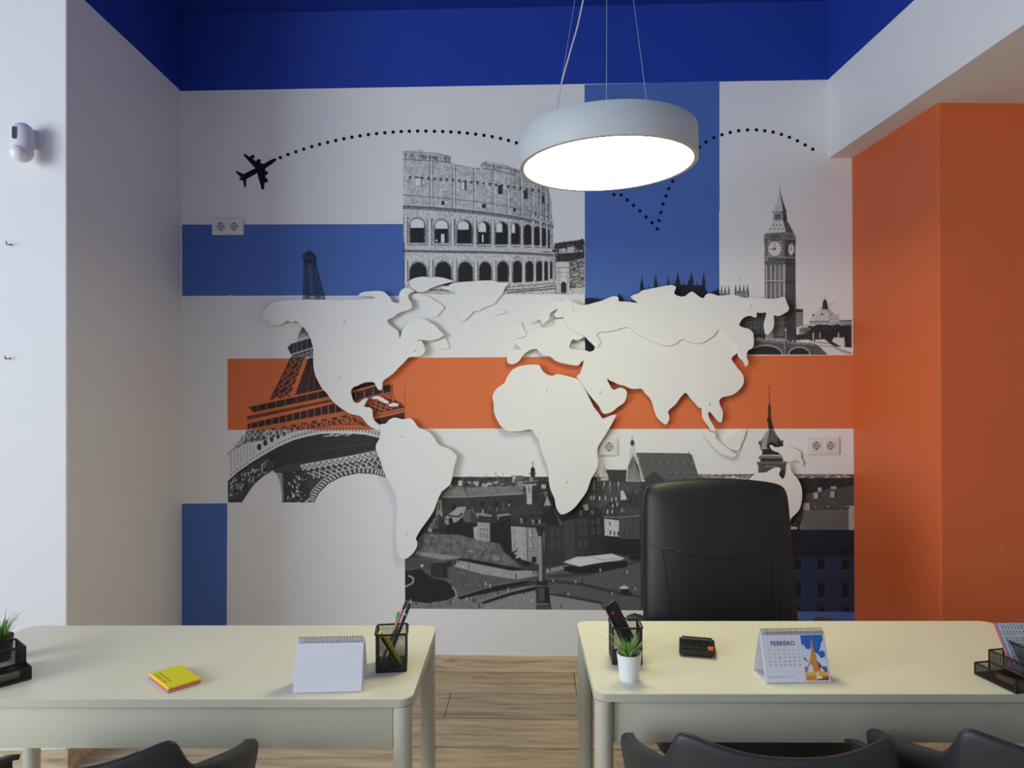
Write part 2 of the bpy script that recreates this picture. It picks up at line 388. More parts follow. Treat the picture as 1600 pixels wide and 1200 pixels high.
# ---- a small painter: draws the halftone photographs into the ink colours of a fine mesh
def lin1(v): return np.where(v <= .04045, v/12.92, ((v+.055)/1.055)**2.4)
class Print:
    CELL = .0030
    def __init__(s, u0, v0, u1, v1, ref, ss=3):
        w = wall([(u0, v0), (u1, v0), (u1, v1), (u0, v1)], .001)
        s.s0, s.s1 = w[:, 0].min(), w[:, 0].max(); s.z0, s.z1 = w[:, 1].min(), w[:, 1].max()
        s.nx = int((s.s1-s.s0)/s.CELL)+1; s.ny = int((s.z1-s.z0)/s.CELL)+1
        s.ss = ss; s.W, s.H = s.nx*ss, s.ny*ss
        s.ref = ref; s.a = np.full((s.H, s.W), float(ref))
        s.bb = (u0, v0, u1, v1)
        s.ux = (u1-u0)/s.W
        s.clip = None
        f1 = RNG.random((s.H//ss+2, s.W//ss+2)).repeat(ss, 0).repeat(ss, 1)[:s.H, :s.W]-.5
        k2 = ss*2
        f2 = RNG.random((s.H//k2+2, s.W//k2+2)).repeat(k2, 0).repeat(k2, 1)[:s.H, :s.W]-.5
        s.fine = f1*.75+f2*.7
        k = ss*5
        c = RNG.random((s.H//k+3, s.W//k+3))
        yy = np.arange(s.H)/k; xx = np.arange(s.W)/k
        yi = yy.astype(int); xi = xx.astype(int); fy = (yy-yi)[:, None]; fx = (xx-xi)[None]
        s.soft = (c[yi][:, xi]*(1-fy)*(1-fx)+c[yi+1][:, xi]*fy*(1-fx)+c[yi][:, xi+1]*(1-fy)*fx+c[yi+1][:, xi+1]*fy*fx)-.5
    def T(s, uv):
        p = wall(uv, .001)
        return np.stack([(p[:, 0]-s.s0)/(s.s1-s.s0)*s.W, (s.z1-p[:, 1])/(s.z1-s.z0)*s.H], 1)
    def mask(s, P):
        x0 = max(0, int(P[:, 0].min())-1); x1 = min(s.W, int(P[:, 0].max())+2)
        y0 = max(0, int(P[:, 1].min())-1); y1 = min(s.H, int(P[:, 1].max())+2)
        if x1 <= x0 or y1 <= y0: return None
        X = np.arange(x0, x1)+.5; Y = np.arange(y0, y1)+.5
        m = np.zeros((y1-y0, x1-x0), bool)
        for (ax, ay), (bx, by) in zip(P, np.roll(P, -1, 0)):
            if ay == by: continue
            rb = (ay > Y) != (by > Y)
            if not rb.any(): continue
            xc = (bx-ax)*(Y-ay)/(by-ay)+ax
            m ^= rb[:, None] & (X[None] < xc[:, None])
        return (slice(y0, y1), slice(x0, x1)), m
    def _fill(s, P, v, n=0, sn=0, v2=None, op=1.0):
        r = s.mask(P)
        if r is None: return
        sl, m = r
        if s.clip is not None: m = m & s.clip[sl]
        val = np.full(m.shape, float(v))
        if v2 is not None:
            val = v+(v2-v)*np.linspace(0, 1, m.shape[0])[:, None]*np.ones(m.shape)
        if n: val = val+s.fine[sl]*2*n
        if sn: val = val+s.soft[sl]*2*sn
        a = s.a[sl]; a[m] = (a*(1-op)+val*op)[m]
    def poly(s, uv, v, n=0, sn=0, v2=None, op=1.0): s._fill(s.T(uv), v, n, sn, v2, op)
    def rect(s, x0, y0, x1, y1, v, **k): s.poly([(x0, y0), (x1, y0), (x1, y1), (x0, y1)], v, **k)
    def ell(s, cx, cy, rx, ry, v, a0=0, a1=360, **k):
        s.poly([(cx+rx*math.cos(math.radians(a)), cy+ry*math.sin(math.radians(a))) for a in np.linspace(a0, a1, 24)], v, **k)
    def line(s, p, q, w, v, **k):
        p = np.array(p, float); q = np.array(q, float); d = q-p; L = np.hypot(*d)
        if L < 1e-6: return
        n = np.array([-d[1], d[0]])/L*w/2
        s.poly([p+n, q+n, q-n, p-n], v, **k)
    def pl(s, pts, w, v, **k):
        for a, b in zip(pts, pts[1:]): s.line(a, b, w, v, **k)
    def lattice(s, A, B, Cc, D, nx, ny, w, v, post=True):
        """crossed braces in the quad A B C D"""
        A, B, Cc, D = [np.array(t, float) for t in (A, B, Cc, D)]
        P = lambda x, y: (A*(1-x)+B*x)*(1-y)+(D*(1-x)+Cc*x)*y
        for i in range(nx):
            for j in range(ny):
                a, b, c, d = P(i/nx, j/ny), P((i+1)/nx, j/ny), P((i+1)/nx, (j+1)/ny), P(i/nx, (j+1)/ny)
                s.line(a, c, w, v); s.line(b, d, w, v)
                if post: s.line(a, d, w, v); s.line(a, b, w, v)
    def arch(s, x0, x1, top, bot, v, skew=0, **k):
        r = (x1-x0)/2; cx = (x0+x1)/2; ry = min(r*1.15, (bot-top)*.6)
        pts = [(x0, bot)]+[(cx-r*math.cos(t), top+ry-ry*math.sin(t)) for t in np.linspace(0, PI, 14)]+[(x1, bot)]
        s.poly(pts, v, **k)
    def build(s, name, tint, dark=(.012, .012, .013), off=.001, label=None, gain=1.0, con=.4):
        x = np.clip(s.a/s.ref, 0, 1.08); x = np.where(x < .97, np.minimum(x*gain, .97), x)
        xc = np.clip(x, 0, 1); s.a = s.ref*(x-con*np.sin(2*PI*xc)/(2*PI))
        g = s.a.reshape(s.ny, s.ss, s.nx, s.ss)
        t = (lin1(np.clip(g, 0, 255)/255)/lin1(np.array(s.ref/255.))).mean((1, 3)); t = np.clip(t, 0, 1)
        S = s.s0+(np.arange(s.nx)+.5)/s.nx*(s.s1-s.s0); Z = s.z1-(np.arange(s.ny)+.5)/s.ny*(s.z1-s.z0)
        S[0], S[-1] = s.s0, s.s1; Z[0], Z[-1] = s.z1, s.z0
        # photo coordinates of the cells, for the blocks of tint
        d0 = WP[None, None]-WN*off+WE[None, None]*S[None, :, None]; d = np.broadcast_to(d0, (s.ny, s.nx, 3)).copy(); d[:, :, 2] = Z[:, None]
        r = d-CAM; dep = r @ CF
        U = 800+FPX*(r @ CR)/dep; V = 600-FPX*(r @ CU)/dep
        tc = tint(U, V)
        col = np.array(dark)[None, None]*(1-t[..., None])+tc*t[..., None]
        nv = s.nx*s.ny
        co = np.empty((s.ny, s.nx, 3), np.float32); co[..., 0] = S[None]; co[..., 1] = -off; co[..., 2] = Z[:, None]
        idx = np.arange(nv).reshape(s.ny, s.nx)
        F = np.stack([idx[1:, :-1], idx[1:, 1:], idx[:-1, 1:], idx[:-1, :-1]], -1).reshape(-1, 4)
        me = bpy.data.meshes.new(name)
        me.vertices.add(nv); me.vertices.foreach_set('co', co.ravel())
        me.loops.add(F.size); me.loops.foreach_set('vertex_index', F.ravel().astype(np.int32))
        me.polygons.add(len(F)); me.polygons.foreach_set('loop_start', np.arange(0, F.size, 4, dtype=np.int32))
        try: me.polygons.foreach_set('loop_total', np.full(len(F), 4, np.int32))
        except Exception: pass
        me.update(calc_edges=True)
        at = me.color_attributes.new('ink', 'FLOAT_COLOR', 'POINT')
        at.data.foreach_set('color', np.concatenate([col, np.ones((s.ny, s.nx, 1))], -1).astype(np.float32).ravel())
        me.materials.append(M_PRINT)
        o = bpy.data.objects.new(name, me); link(o, MUR)
        if label: o['label'] = label
        return o
TW = np.array(WHITE); TB = np.array(BLUE); TO = np.array(ORANGE)
def interp(pts, x):
    p = sorted(pts); return float(np.interp(x, [a for a, _ in p], [b for _, b in p]))

def in_map(z, o, s, uv):      # zoom coordinates -> photo coordinates
    return [(o[0]+x/s, o[1]+y/s) for x, y in uv]

# ------------------------------------------------------------------ amphitheatre print
P = Print(630, 232, 913.5, 459.5, 172)
z = lambda uv: in_map(0, (620, 220), 4.8, uv)
sky = 172
shell = z([(46, 78), (118, 75), (122, 66), (205, 68), (212, 84), (300, 92), (385, 108), (408, 120), (405, 160), (430, 172), (480, 185), (560, 200), (622, 205),
           (632, 165), (660, 152), (740, 160), (800, 176), (900, 208), (1010, 250), (1110, 300), (1140, 360), (1158, 440), (1162, 590), (1178, 620), (1168, 680), (1176, 800), (1192, 880),
           (1200, 1070), (1205, 1150), (46, 1150)])
P.poly(shell, 128, n=26, sn=16)
P.poly(z([(820, 185), (1010, 250), (1110, 300), (1140, 360), (1162, 590), (1176, 800), (1205, 1150), (900, 1150), (860, 600)]), 112, n=26, sn=14)
P.poly(z([(1060, 270), (1110, 300), (1158, 440), (1176, 800), (1205, 1150), (1110, 1150), (1080, 600)]), 96, n=26, sn=14)
P.clip = np.zeros(P.a.shape, bool); _sl, _m = P.mask(P.T(shell)); P.clip[_sl] = _m
# courses of stone
for k in range(46):
    y0 = 95+k*9.5
    for j in range(12):
        xa = 50+j*95+RNG.random()*60; L = 30+RNG.random()*70
        yy = y0+(xa/1160)**2*150*(1-(y0-95)/700)
        if xa+L < 1150 and yy > 100+max(0, (xa-600))*.28: P.line(*z([(xa, yy), (xa+L, yy+L*.1)]), .45, 80, op=.8)
for k in range(330):
    xa = 55+RNG.random()*1090; ya_ = 120+RNG.random()*370
    yy = ya_+(xa/1160)**2*110
    P.line(*z([(xa, yy), (xa+2, yy+6+RNG.random()*16)]), .5, 70+RNG.random()*30, op=.7)
# crumbled top edge
for k in range(60):
    t = RNG.random(); x = 48+t*355; y = 84+t*36
    P.line(*z([(x, y+RNG.random()*10), (x+RNG.random()*14-7, y+20+RNG.random()*32)]), .9, 40+RNG.random()*40)
for k in range(50):
    t = RNG.random(); x = 640+t*280; y = 158+t*58
    P.line(*z([(x, y+RNG.random()*8), (x+RNG.random()*12-6, y+16+RNG.random()*26)]), .8, 42+RNG.random()*45)
P.pl(z([(46, 140), (250, 150), (410, 165)]), 1.2, 60); P.pl(z([(430, 178), (620, 212)]), .8, 70)
P.pl(z([(640, 205), (760, 225), (900, 262)]), 1.2, 62)
P.pl(z([(46, 80), (300, 95), (408, 122)]), .9, 50)
# pilasters of the attic
for x, y0, y1 in ((245, 150, 490), (272, 150, 490), (415, 175, 505), (440, 178, 505), (575, 205, 515), (708, 215, 525), (722, 215, 525), (824, 240, 540), (925, 270, 560), (1010, 300, 575), (1065, 330, 590), (1105, 350, 600), (1138, 380, 600)):
    P.line(*z([(x, y0), (x+3, y1)]), .9, 62)
    P.line(*z([(x+12, y0), (x+14, y1)]), 1.4, 146, op=.6)
# brackets
for k in range(22):
    x = 100+k*46; y = 262+(x/1160)**1.6*120
    P.poly(z([(x-11, y), (x+11, y), (x+6, y+18), (x, y+26), (x-6, y+18)]), 52, n=10)
# string lines
P.pl(z([(46, 405), (300, 425), (600, 455), (820, 490), (1000, 530), (1140, 575)]), 1.0, 62)
# attic windows
for x0, y0, x1, y1, b in ((135, 275, 185, 340, 1), (480, 305, 522, 370, 1), (758, 332, 795, 402, 0), (952, 372, 982, 436, 0), (1088, 410, 1104, 470, 0)):
    P.poly(z([(x0, y0), (x1, y0), (x1, y1), (x0, y1)]), 44, n=10)
    if b: P.poly(z([(x0+3, y0+6), (x1-14 if x0 > 400 else x1-5, y0+6), (x1-14 if x0 > 400 else x1-5, y1-3), (x0+3, y1-3)]), 176)
for x0, y0, x1, y1 in ((328, 450, 358, 482), (640, 474, 668, 506), (874, 505, 894, 532), (1036, 536, 1048, 560)):
    P.poly(z([(x0, y0), (x1, y0), (x1, y1), (x0, y1)]), 36, n=8)
P.poly(z([(328, 452), (334, 452), (334, 480), (328, 480)]), 165)
# cornices
def cornice(pts, h, teeth):
    P.poly(z(pts+[(x, y+h) for x, y in pts[::-1]]), 60, n=22)
    P.pl(z(pts), .8, 148); P.pl(z([(x, y+5) for x, y in pts]), 1.0, 34)
    for k in range(teeth):
        x = pts[0][0]+(pts[-1][0]-pts[0][0])*k/teeth
        y = interp(pts, x); P.line(*z([(x, y+10), (x+2, y+h+8)]), 1.0, 128)
    P.pl(z([(x, y+h+6) for x, y in pts]), .9, 140)
cornice([(46, 482), (250, 492), (450, 508), (650, 528), (850, 556), (1020, 588), (1178, 632)], 30, 62)
cornice([(46, 815), (400, 822), (700, 826), (1000, 836), (1190, 850)], 22, 66)
cornice([(46, 772), (400, 778), (700, 786), (1000, 792), (1180, 800)], 8, 10)
P.poly(z([(60, 785), (1170, 806), (1185, 830), (60, 812)]), 126, n=18)
P.clip = None
# upper arcade
ua = [(102, 205, 582, 766), (287, 382, 592, 768), (456, 560, 600, 772), (611, 697, 610, 776), (744, 830, 612, 778), (860, 922, 622, 778), (955, 1008, 632, 782), (1031, 1070, 645, 786), (1089, 1118, 655, 792), (1133, 1147, 665, 800)]
for i, (x0, x1, t, b) in enumerate(ua):
    w = x1-x0
    (ox, oy) = 620, 220
    A = lambda x: 620+x/4.8
    B_ = lambda y: 220+y/4.8
    P.arch(A(x0-w*.17), A(x1+w*.22), B_(t-16), B_(b), 108, n=16)
    P.arch(A(x0-w*.08), A(x1+w*.12), B_(t-6), B_(b), 70, n=16)
    P.arch(A(x0), A(x1), B_(t), B_(b), 30, n=5)
    if i < 6:
        f = (0, 0, .18, .32, .42, .55)[i]
        lim = t+(b-t)*(.38 if i < 3 else .44)
        P.arch(A(x0+2), A(x1-w*f-2), B_(t+3), B_(lim), 186)
        P.poly(z([(x0-4, lim), (x1-w*f*.6, lim), (x1-w*f*.6, lim+5), (x0-4, lim+5)]), 48)
for x0, y0, x1, y1 in ((332, 700, 356, 764), (640, 706, 650, 760)): P.poly(z([(x0, y0), (x1, y0), (x1, y1), (x0, y1)]), 178)
P.ell(*z([(298, 748)])[0], 1.4, 1.8, 150)
# lower arcade
la = [(98, 222, 915, 1075), (290, 405, 910, 1085), (462, 566, 912, 1060), (620, 706, 912, 1055), (756, 834, 908, 1058), (873, 936, 904, 1066), (968, 1022, 906, 1062), (1047, 1088, 906, 1058), (1108, 1132, 908, 1050), (1150, 1166, 908, 1036)]
for x0, x1, t, b in la:
    w = x1-x0
    P.arch(A(x0-w*.14), A(x1+w*.16), B_(t-20), B_(b), 112, n=16)
    P.arch(A(x0-w*.05), A(x1+w*.07), B_(t-7), B_(b), 66, n=12)
    P.arch(A(x0), A(x1), B_(t), B_(b), 28, n=5)
# half columns between the arches
for row, (t0, b0) in ((ua, (560, 800)), (la, (880, 1075))):
    for i in range(-1, len(row)-1):
        if i < 0: xm, wd = 68, 24
        else:
            xm = (row[i][1]+row[i+1][0])/2+(row[i][1]-row[i][0])*.02; wd = max(7, 26-i*2.2)
        yo = (i+1)*6 if row is ua else 0
        P.poly(z([(xm-wd*.75, t0+yo), (xm+wd*.75, t0+yo), (xm+wd*.8, b0), (xm-wd*.8, b0)]), 84, n=20)
        P.poly(z([(xm-wd*.45, t0+yo), (xm+wd*.25, t0+yo), (xm+wd*.28, b0), (xm-wd*.45, b0)]), 152, n=16)
        P.poly(z([(xm-wd*.8, t0+yo), (xm+wd*.8, t0+yo), (xm+wd*.6, t0+yo+16), (xm-wd*.6, t0+yo+16)]), 132, n=20)
        P.poly(z([(xm-wd*.9, b0-14), (xm+wd*.9, b0-14), (xm+wd*.9, b0), (xm-wd*.9, b0)]), 138, n=16)
# base, with the shadowed line of the road
P.poly(z([(46, 1078), (400, 1088), (800, 1070), (1190, 1045), (1205, 1150), (46, 1150)]), 118, n=30)
P.pl(z([(240, 1118), (600, 1128), (1000, 1112), (1195, 1085)]), 1.6, 52); P.pl(z([(830, 1098), (1190, 1066)]), 1.2, 60); P.pl(z([(830, 1140), (1190, 1108)]), 2.0, 62)
# hill, pines and the small triumphal arch
P.poly(z([(1172, 800), (1200, 785), (1250, 770), (1300, 760), (1345, 752), (1408, 738), (1408, 1150), (1190, 1150)]), 92, n=44, sn=26)
for k in range(90):
    x = 1178+RNG.random()*230; y = 772-(x-1178)*.13+RNG.random()*60
    P.ell(*z([(x, y)])[0], 1.5+RNG.random()*2.5, 1+RNG.random()*1.6, 34+RNG.random()*22)
P.poly(z([(1280, 800), (1330, 790), (1330, 850), (1285, 850)]), 140, n=35); P.poly(z([(1215, 812), (1265, 806), (1265, 852), (1220, 850)]), 120, n=40)
for x in (1300, 1318, 1345, 1372, 1240): P.line(*z([(x, 785), (x-8, 850)]), .7, 40)
P.poly(z([(1195, 850), (1408, 830), (1408, 880), (1300, 905), (1195, 905)]), 44, n=18)
P.poly(z([(1296, 905), (1408, 890), (1408, 1105), (1296, 1110)]), 66, n=40, sn=20)
for k in range(70):
    x = 1298+RNG.random()*110; y = 900+RNG.random()*200
    P.line(*z([(x, y), (x+10+RNG.random()*20, y-4)]), .7, 120+RNG.random()*40, op=.7)
P.poly(z([(1192, 910), (1290, 906), (1296, 1140), (1200, 1140)]), 132, n=24)
P.pl(z([(1190, 952), (1296, 948)]), 1.3, 70); P.pl(z([(1190, 990), (1296, 986)]), .9, 80)
P.arch(A(1230), A(1272), B_(1056), B_(1140), 36)
for x in (1206, 1222, 1282): P.line(*z([(x, 960), (x, 1136)]), .8, 80)
P.poly(z([(1300, 1105), (1408, 1100), (1408, 1150), (1300, 1150)]), 120, n=34)
# the plain light strip under the picture
P.build('landmark_print', lambda U, V: np.broadcast_to(TW, U.shape+(3,)), label='black and white amphitheatre print', gain=1.10, con=.55)

# ------------------------------------------------------------------ iron tower print
P = Print(356, 380, 632.5, 785, 188)
P.rect(350, 370, 640, 800, 188)
# top of the tower
P.line((482.5, 383), (483.5, 394), .9, 75)
P.poly([(472, 398), (478, 394), (484, 391), (490, 395), (495, 401), (494, 411), (488, 417), (475, 413)], 62, n=12)
P.poly([(472, 398), (484, 402), (495, 401), (494, 404), (484, 406), (472, 402)], 100)
P.poly([(475, 412), (493, 410), (500, 440), (508, 468), (473, 468)], 84, n=8)
for y in range(416, 466, 8):
    e = (y-412)/56
    xl_, xr_ = 475-2*e, 493+14*e; xm = 484+4*e
    for a, b in ((xl_, xm-1), (xm+1, xr_)):
        P.line((a, y), (b, y+8), 1.0, 140); P.line((b, y), (a, y+8), 1.0, 140)
        P.poly([((a+b)/2-1.5, y+2), ((a+b)/2+1.5, y+2), ((a+b)/2, y+6)], 50)
P.line((484, 412), (488, 468), 1.8, 150); P.line((475, 412), (474, 468), 1.2, 60); P.line((493, 410), (508, 468), 1.2, 60)
# the cupola above the second platform
P.poly([(465, 530), (467, 518), (473, 511), (480, 515), (485, 530)], 150, n=26)
for t in np.linspace(0, 1, 7): P.line((473, 511), (465+20*t, 530), .9, 60)
P.pl([(466, 523), (475, 519), (484, 521)], 1.0, 60)
# body of the second platform
P.poly([(463, 530), (484, 524), (486, 530), (464, 536)], 150, n=20)
P.poly([(449, 543), (455, 537), (486, 528), (491, 540), (489, 545), (457, 556), (454, 553)], 40, n=6)
for x in (459, 465, 472, 480): P.line((x, 537-(x-459)*.28), (x-1, 552-(x-459)*.3), .8, 100)
P.line((456, 554), (490, 543), 1.6, 165)
P.poly([(457, 556), (490, 545), (490, 562), (455, 565)], 172)
P.lattice((457, 556), (490, 546), (490, 555), (456, 563), 5, 1, 1.6, 50)
for k in range(10): P.line((458+k*3.2, 564-k*.6), (461+k*3.2, 556-k*.6), 1.3, 70)
# legs between the platforms
P.poly([(479, 562), (494, 556), (496, 590), (520, 612), (448, 622), (462, 600)], 54, n=6)
P.poly([(455, 560), (480, 558), (452, 620), (423, 624)], 168, n=10)
P.lattice((455, 560), (478, 559), (452, 620), (423, 624), 2, 5, 2.6, 58)
for k in range(50):
    t = RNG.random(); y = 560+t*62; x = 456-33*t+RNG.random()*(22+5*t)
    P.line((x, y), (x+RNG.random()*8-4, y+RNG.random()*6), 1.0, 70 if RNG.random() > .4 else 150)
P.line((455, 558), (423, 624), 1.6, 62)
P.poly([(476, 559), (482, 558), (461, 617), (453, 619)], 182); P.line((483, 560), (463, 616), 1.4, 50)
for a, b in (((487, 572), (480, 612)), ((492, 575), (490, 608))): P.line(a, b, .9, 120)
# first platform, left run
def yl(x, off0, off1): t = (x-388)/124; return 635-28*t+off0+(off1-off0)*t
def band(x0, x1, a0, a1, b0, b1, v, **k): P.poly([(x0, yl(x0, a0, a1)), (x1, yl(x1, a0, a1)), (x1, yl(x1, b0, b1)), (x0, yl(x0, b0, b1))], v, **k)
band(385, 600, 22, 18, 40, 60, 150)
P.poly([(388, 636), (520, yl(520, 2, 2)), (520, yl(520, 12, 14)), (398, 646)], 44, n=8)
band(388, 520, -1, -1, 1.5, 2, 176)
for x in (402, 417, 431, 446, 463, 480, 497): P.line((x, yl(x, 1, 1)), (x, yl(x, 11, 13)), .9, 150)
P.pl([(388, 636), (398, 647)], 1.4, 160)
band(396, 540, 11, 13, 15, 18, 178); band(385, 560, 21, 20, 27, 26, 182)
band(386, 600, 15, 18, 21, 22, 88, n=20)
band(387, 560, 27, 26, 35, 40, 42, n=6)
for x in range(392, 560, 11): P.line((x, yl(x, 26, 26)), (x, yl(x, 37, 41)), 1.2, 160)
band(386, 570, 35, 40, 40, 45, 165, n=12)
A_, B2, C2, D2 = (388, yl(388, 40, 0)), (560, 644), (575, 664), (386, 690)
P.poly([A_, B2, C2, D2], 62, n=10)
P.lattice(A_, B2, C2, D2, 11, 1, 2.0, 175)
P.lattice((388, 676), (560, 648), (575, 664), (386, 690), 16, 1, 1.2, 150, post=False)
# first platform, right run
P.poly([(548, 612), (586, 601), (614, 598), (616, 622), (632, 635), (632, 656), (580, 662), (555, 655)], 150, n=12)
P.poly([(549, 606), (575, 598), (586, 596), (586, 601), (549, 611)], 44)
P.poly([(549, 614), (586, 604), (613, 601), (613, 612), (586, 617), (551, 627)], 42, n=6)
P.pl([(549, 612.5), (586, 602.5), (614, 598.5)], 2.4, 176)
for x in (556, 569, 583, 598, 611): P.line((x, 613-(x-556)*.22), (x, 626-(x-556)*.2), 1.2, 165)
P.poly([(551, 627), (613, 613), (614, 619), (556, 634)], 132, n=22)
P.poly([(572, 632), (613, 620), (632, 634), (632, 640), (582, 648)], 62, n=8)
P.lattice((572, 630), (614, 619), (632, 634), (582, 647), 5, 2, 1.6, 176, post=False)
P.poly([(582, 647), (632, 637), (632, 645), (584, 654)], 168)
for k in range(11): P.ell(586+k*4.4, 649.5-k*.9, 1.2, 1.3, 46)
P.poly([(586, 655), (632, 644), (632, 662), (590, 664)], 52, n=8); P.line((586, 653.5), (632, 643), 1.2, 172)
# the great arch
O_ = [(352, 716), (362, 704), (385, 692), (412, 687), (450, 676), (483, 669), (520, 664), (560, 663), (596, 670)]
I_ = [(352, 754), (372, 736), (392, 722), (412, 710), (435, 697), (458, 687), (480, 681), (501, 677), (541, 676), (570, 678), (596, 684)]
Lw = [(596, 690), (588, 703), (545, 712), (480, 722), (445, 726), (426, 735), (397, 757), (378, 785), (352, 785)]
P.poly([(352, 712), (385, 674), (400, 672), (412, 690), (372, 736), (352, 754)], 150, n=30)
for k in range(60):
    x = 356+RNG.random()*44; y = 680+RNG.random()*60
    if y > 712-(x-356)*1.0: P.line((x, y), (x+RNG.random()*16-4, y-RNG.random()*14), 1.1, 48 if RNG.random() > .35 else 185)
for k in range(8): P.line((356, 748), (362+k*5, 718-k*3.5), .9, 70)
P.lattice((386, 674), (412, 672), (415, 692), (380, 705), 3, 2, 1.6, 60)
P.poly(O_+I_[::-1], 176, n=16)
for k, (x, y) in enumerate(((405, 697.5), (414.5, 691), (424.5, 685.5), (434.5, 681), (444, 677))):
    P.ell(x, y+1, 3.6-k*.25, 5.2-k*.4, 40)
for x in np.arange(360, 592, 5.0):
    yi = interp(I_, x); yo = interp(O_, x)
    if x > 450: P.line((x, yi-2.5), (x+3, yi-8), 1.6, 66)
    P.line((x, yi-3), (x+2.5, yi-6.5), 1.1, 60); 
    if not 398 < x < 450: P.line((x+1, yo+3), (x+2, yi-10), .8, 90)
P.pl(O_, 1.2, 90)
P.poly(I_+Lw, 42, n=3)
P.pl(I_, 1.6, 186)
# tie rods seen in the dark underside
for a, b in (((505, 682), (560, 676)), ((512, 682), (524, 676)), ((524, 682), (536, 677)), ((540, 681), (552, 677))): P.line(a, b, 1.0, 176)
P.pl([(380, 752), (420, 725), (470, 707), (540, 698), (594, 692)], .8, 66)
# left haunch
P.poly([(352, 757), (372, 741), (392, 727), (415, 716), (430, 722), (426, 735), (397, 757), (378, 785), (352, 785)], 60, n=20)
for k in range(130):
    t = RNG.random(); x = 356+t*62; y = 752-t*30+RNG.random()*(34-18*t)
    P.line((x, y), (x+RNG.random()*8-2, y-RNG.random()*7), 1.1, 165 if RNG.random() > .45 else 40)
for k in range(6): P.line((357+k*4, 785), (376+k*8, 750-k*4), 1.2, 44)
# openings below
P.poly([(378, 785), (388, 770), (397, 757), (412, 744), (426, 736), (433, 742), (438, 756), (440, 772), (440, 785)], 188)
# middle pier and right arch
P.poly([(426, 735), (445, 726), (480, 721), (545, 712), (590, 703), (600, 742), (585, 741), (560, 739), (535, 745), (515, 755), (500, 769), (491, 785), (440, 785), (440, 772), (438, 756), (433, 742)], 58, n=10)
P.lattice((470, 727), (592, 705), (596, 716), (474, 736), 14, 1, 1.3, 182)
P.lattice((480, 738), (594, 716), (597, 728), (490, 748), 12, 1, 1.3, 176, post=False)
Rr = [(491, 785), (499, 770), (513, 756), (533, 745.5), (560, 739.5), (585, 741), (602, 746)]
Ro = [(480, 785), (488, 766), (503, 750), (526, 738), (558, 730.5), (588, 732), (604, 737)]
P.poly(Rr+Ro[::-1], 62)
for t in np.linspace(0, 1, 26):
    i = t*(len(Rr)-1); j = min(int(i), len(Rr)-2); f = i-j
    a = np.array(Rr[j])*(1-f)+np.array(Rr[j+1])*f; b = np.array(Ro[j])*(1-f)+np.array(Ro[j+1])*f
    P.line(a+(b-a)*.18, a+(b-a)*.85, 2.0, 182)
P.pl(Rr, 1.3, 44); P.pl(Ro, 1.1, 170)
for t in np.linspace(0, 1, 12):
    a = np.array([440-3*t*0, 785-t*38]); P.line((429+11*min(1, t*1.4), 740+t*42), (441+8*t*.3, 741+t*40), 1.6, 170)
P.lattice((446, 738), (476, 736), (486, 785), (444, 785), 3, 5, 2.2, 40)
for k in range(60):
    x = 446+RNG.random()*36; y = 738+RNG.random()*46
    P.line((x, y), (x+RNG.random()*5-2, y+RNG.random()*6), 1.5, 180 if RNG.random() > .45 else 40)
P.line((457, 740), (452, 785), 3, 44); P.line((470, 738), (474, 785), 3, 44)
P.poly(Rr+[(640, 775), (640, 790), (491, 790)], 188)
def tint_tower(U, V):
    c = np.empty(U.shape+(3,)); c[:] = TW
    c[V < 462] = TB; k = (V > 560) & (V < 671.7); c[k] = TO
    return c
P.build('landmark_print', tint_tower, dark=(.022, .022, .026), label='iron lattice tower print across blue, white and orange', con=.35)

# ------------------------------------------------------------------ clock tower print
P = Print(914.5, 285, 1333, 554, 158)
z = lambda uv: in_map(0, (1180, 360), 6.0, uv)
z5 = lambda uv: in_map(0, (1090, 280), 4.284, uv)
P.rect(900, 280, 1345, 560, 158)
P.poly([(905, 467), (925, 465), (945, 468), (960, 472), (968, 458), (976, 470), (1000, 470), (1000, 560), (905, 560)], 42, n=8)
# parliament, blue part
for x, yt, w in ((1003, 432, 6), (1024.5, 428, 5.5), (1044.5, 432, 5), (1052.5, 438, 3.5), (1059, 427, 8), (1068, 441, 6), (1076, 436, 6), (1080.5, 425, 6.5), (1089.5, 440, 5), (1099.5, 426, 5.5), (1013, 445, 4), (967, 462, 3), (973, 464, 3), (1121, 448, 4)):
    P.poly([(x, yt-3), (x+w*.25, yt+8), (x+w*.5, yt+14), (x+w*.5, 475), (x-w*.5, 475), (x-w*.5, yt+14), (x-w*.25, yt+8)], 46, n=8)
P.poly([(1000, 452), (1040, 447), (1052, 444), (1100, 446), (1106, 458), (1124, 452), (1124, 560), (940, 560), (940, 474), (975, 470), (1000, 470)], 44, n=10)
# parliament, white part
for x in (1127.5, 1133, 1139): P.poly([(x-.3, 446), (x+.3, 446), (x+1.5, 456), (x+1.8, 470), (x-1.8, 470), (x-1.5, 456)], 66)
P.poly([(1124, 458), (1141, 458), (1141, 475), (1124, 475)], 84, n=24)
for x in (1149.5, 1156, 1162, 1168): P.poly([(x-.3, 444), (x+.3, 444), (x+1.6, 454), (x+1.9, 475), (x-1.9, 475), (x-1.6, 454)], 62)
P.poly([(1147.5, 455), (1170.5, 455), (1170.5, 476), (1147.5, 476)], 76, n=28)
P.line((1156, 445), (1156, 434), .6, 110); P.rect(1155, 433.5, 1158.5, 435, 120)
for x in (1151, 1154, 1159, 1165): P.rect(x, 458, x+1.4, 464, 135)
P.poly([(1124, 470), (1200, 468), (1200, 530), (1124, 530)], 48, n=10)
for x in range(1150, 1200, 4): P.line((x, 490), (x, 522), 1.2, 78)
for y in (494, 503, 512): P.line((1150, y), (1198, y), .8, 72)
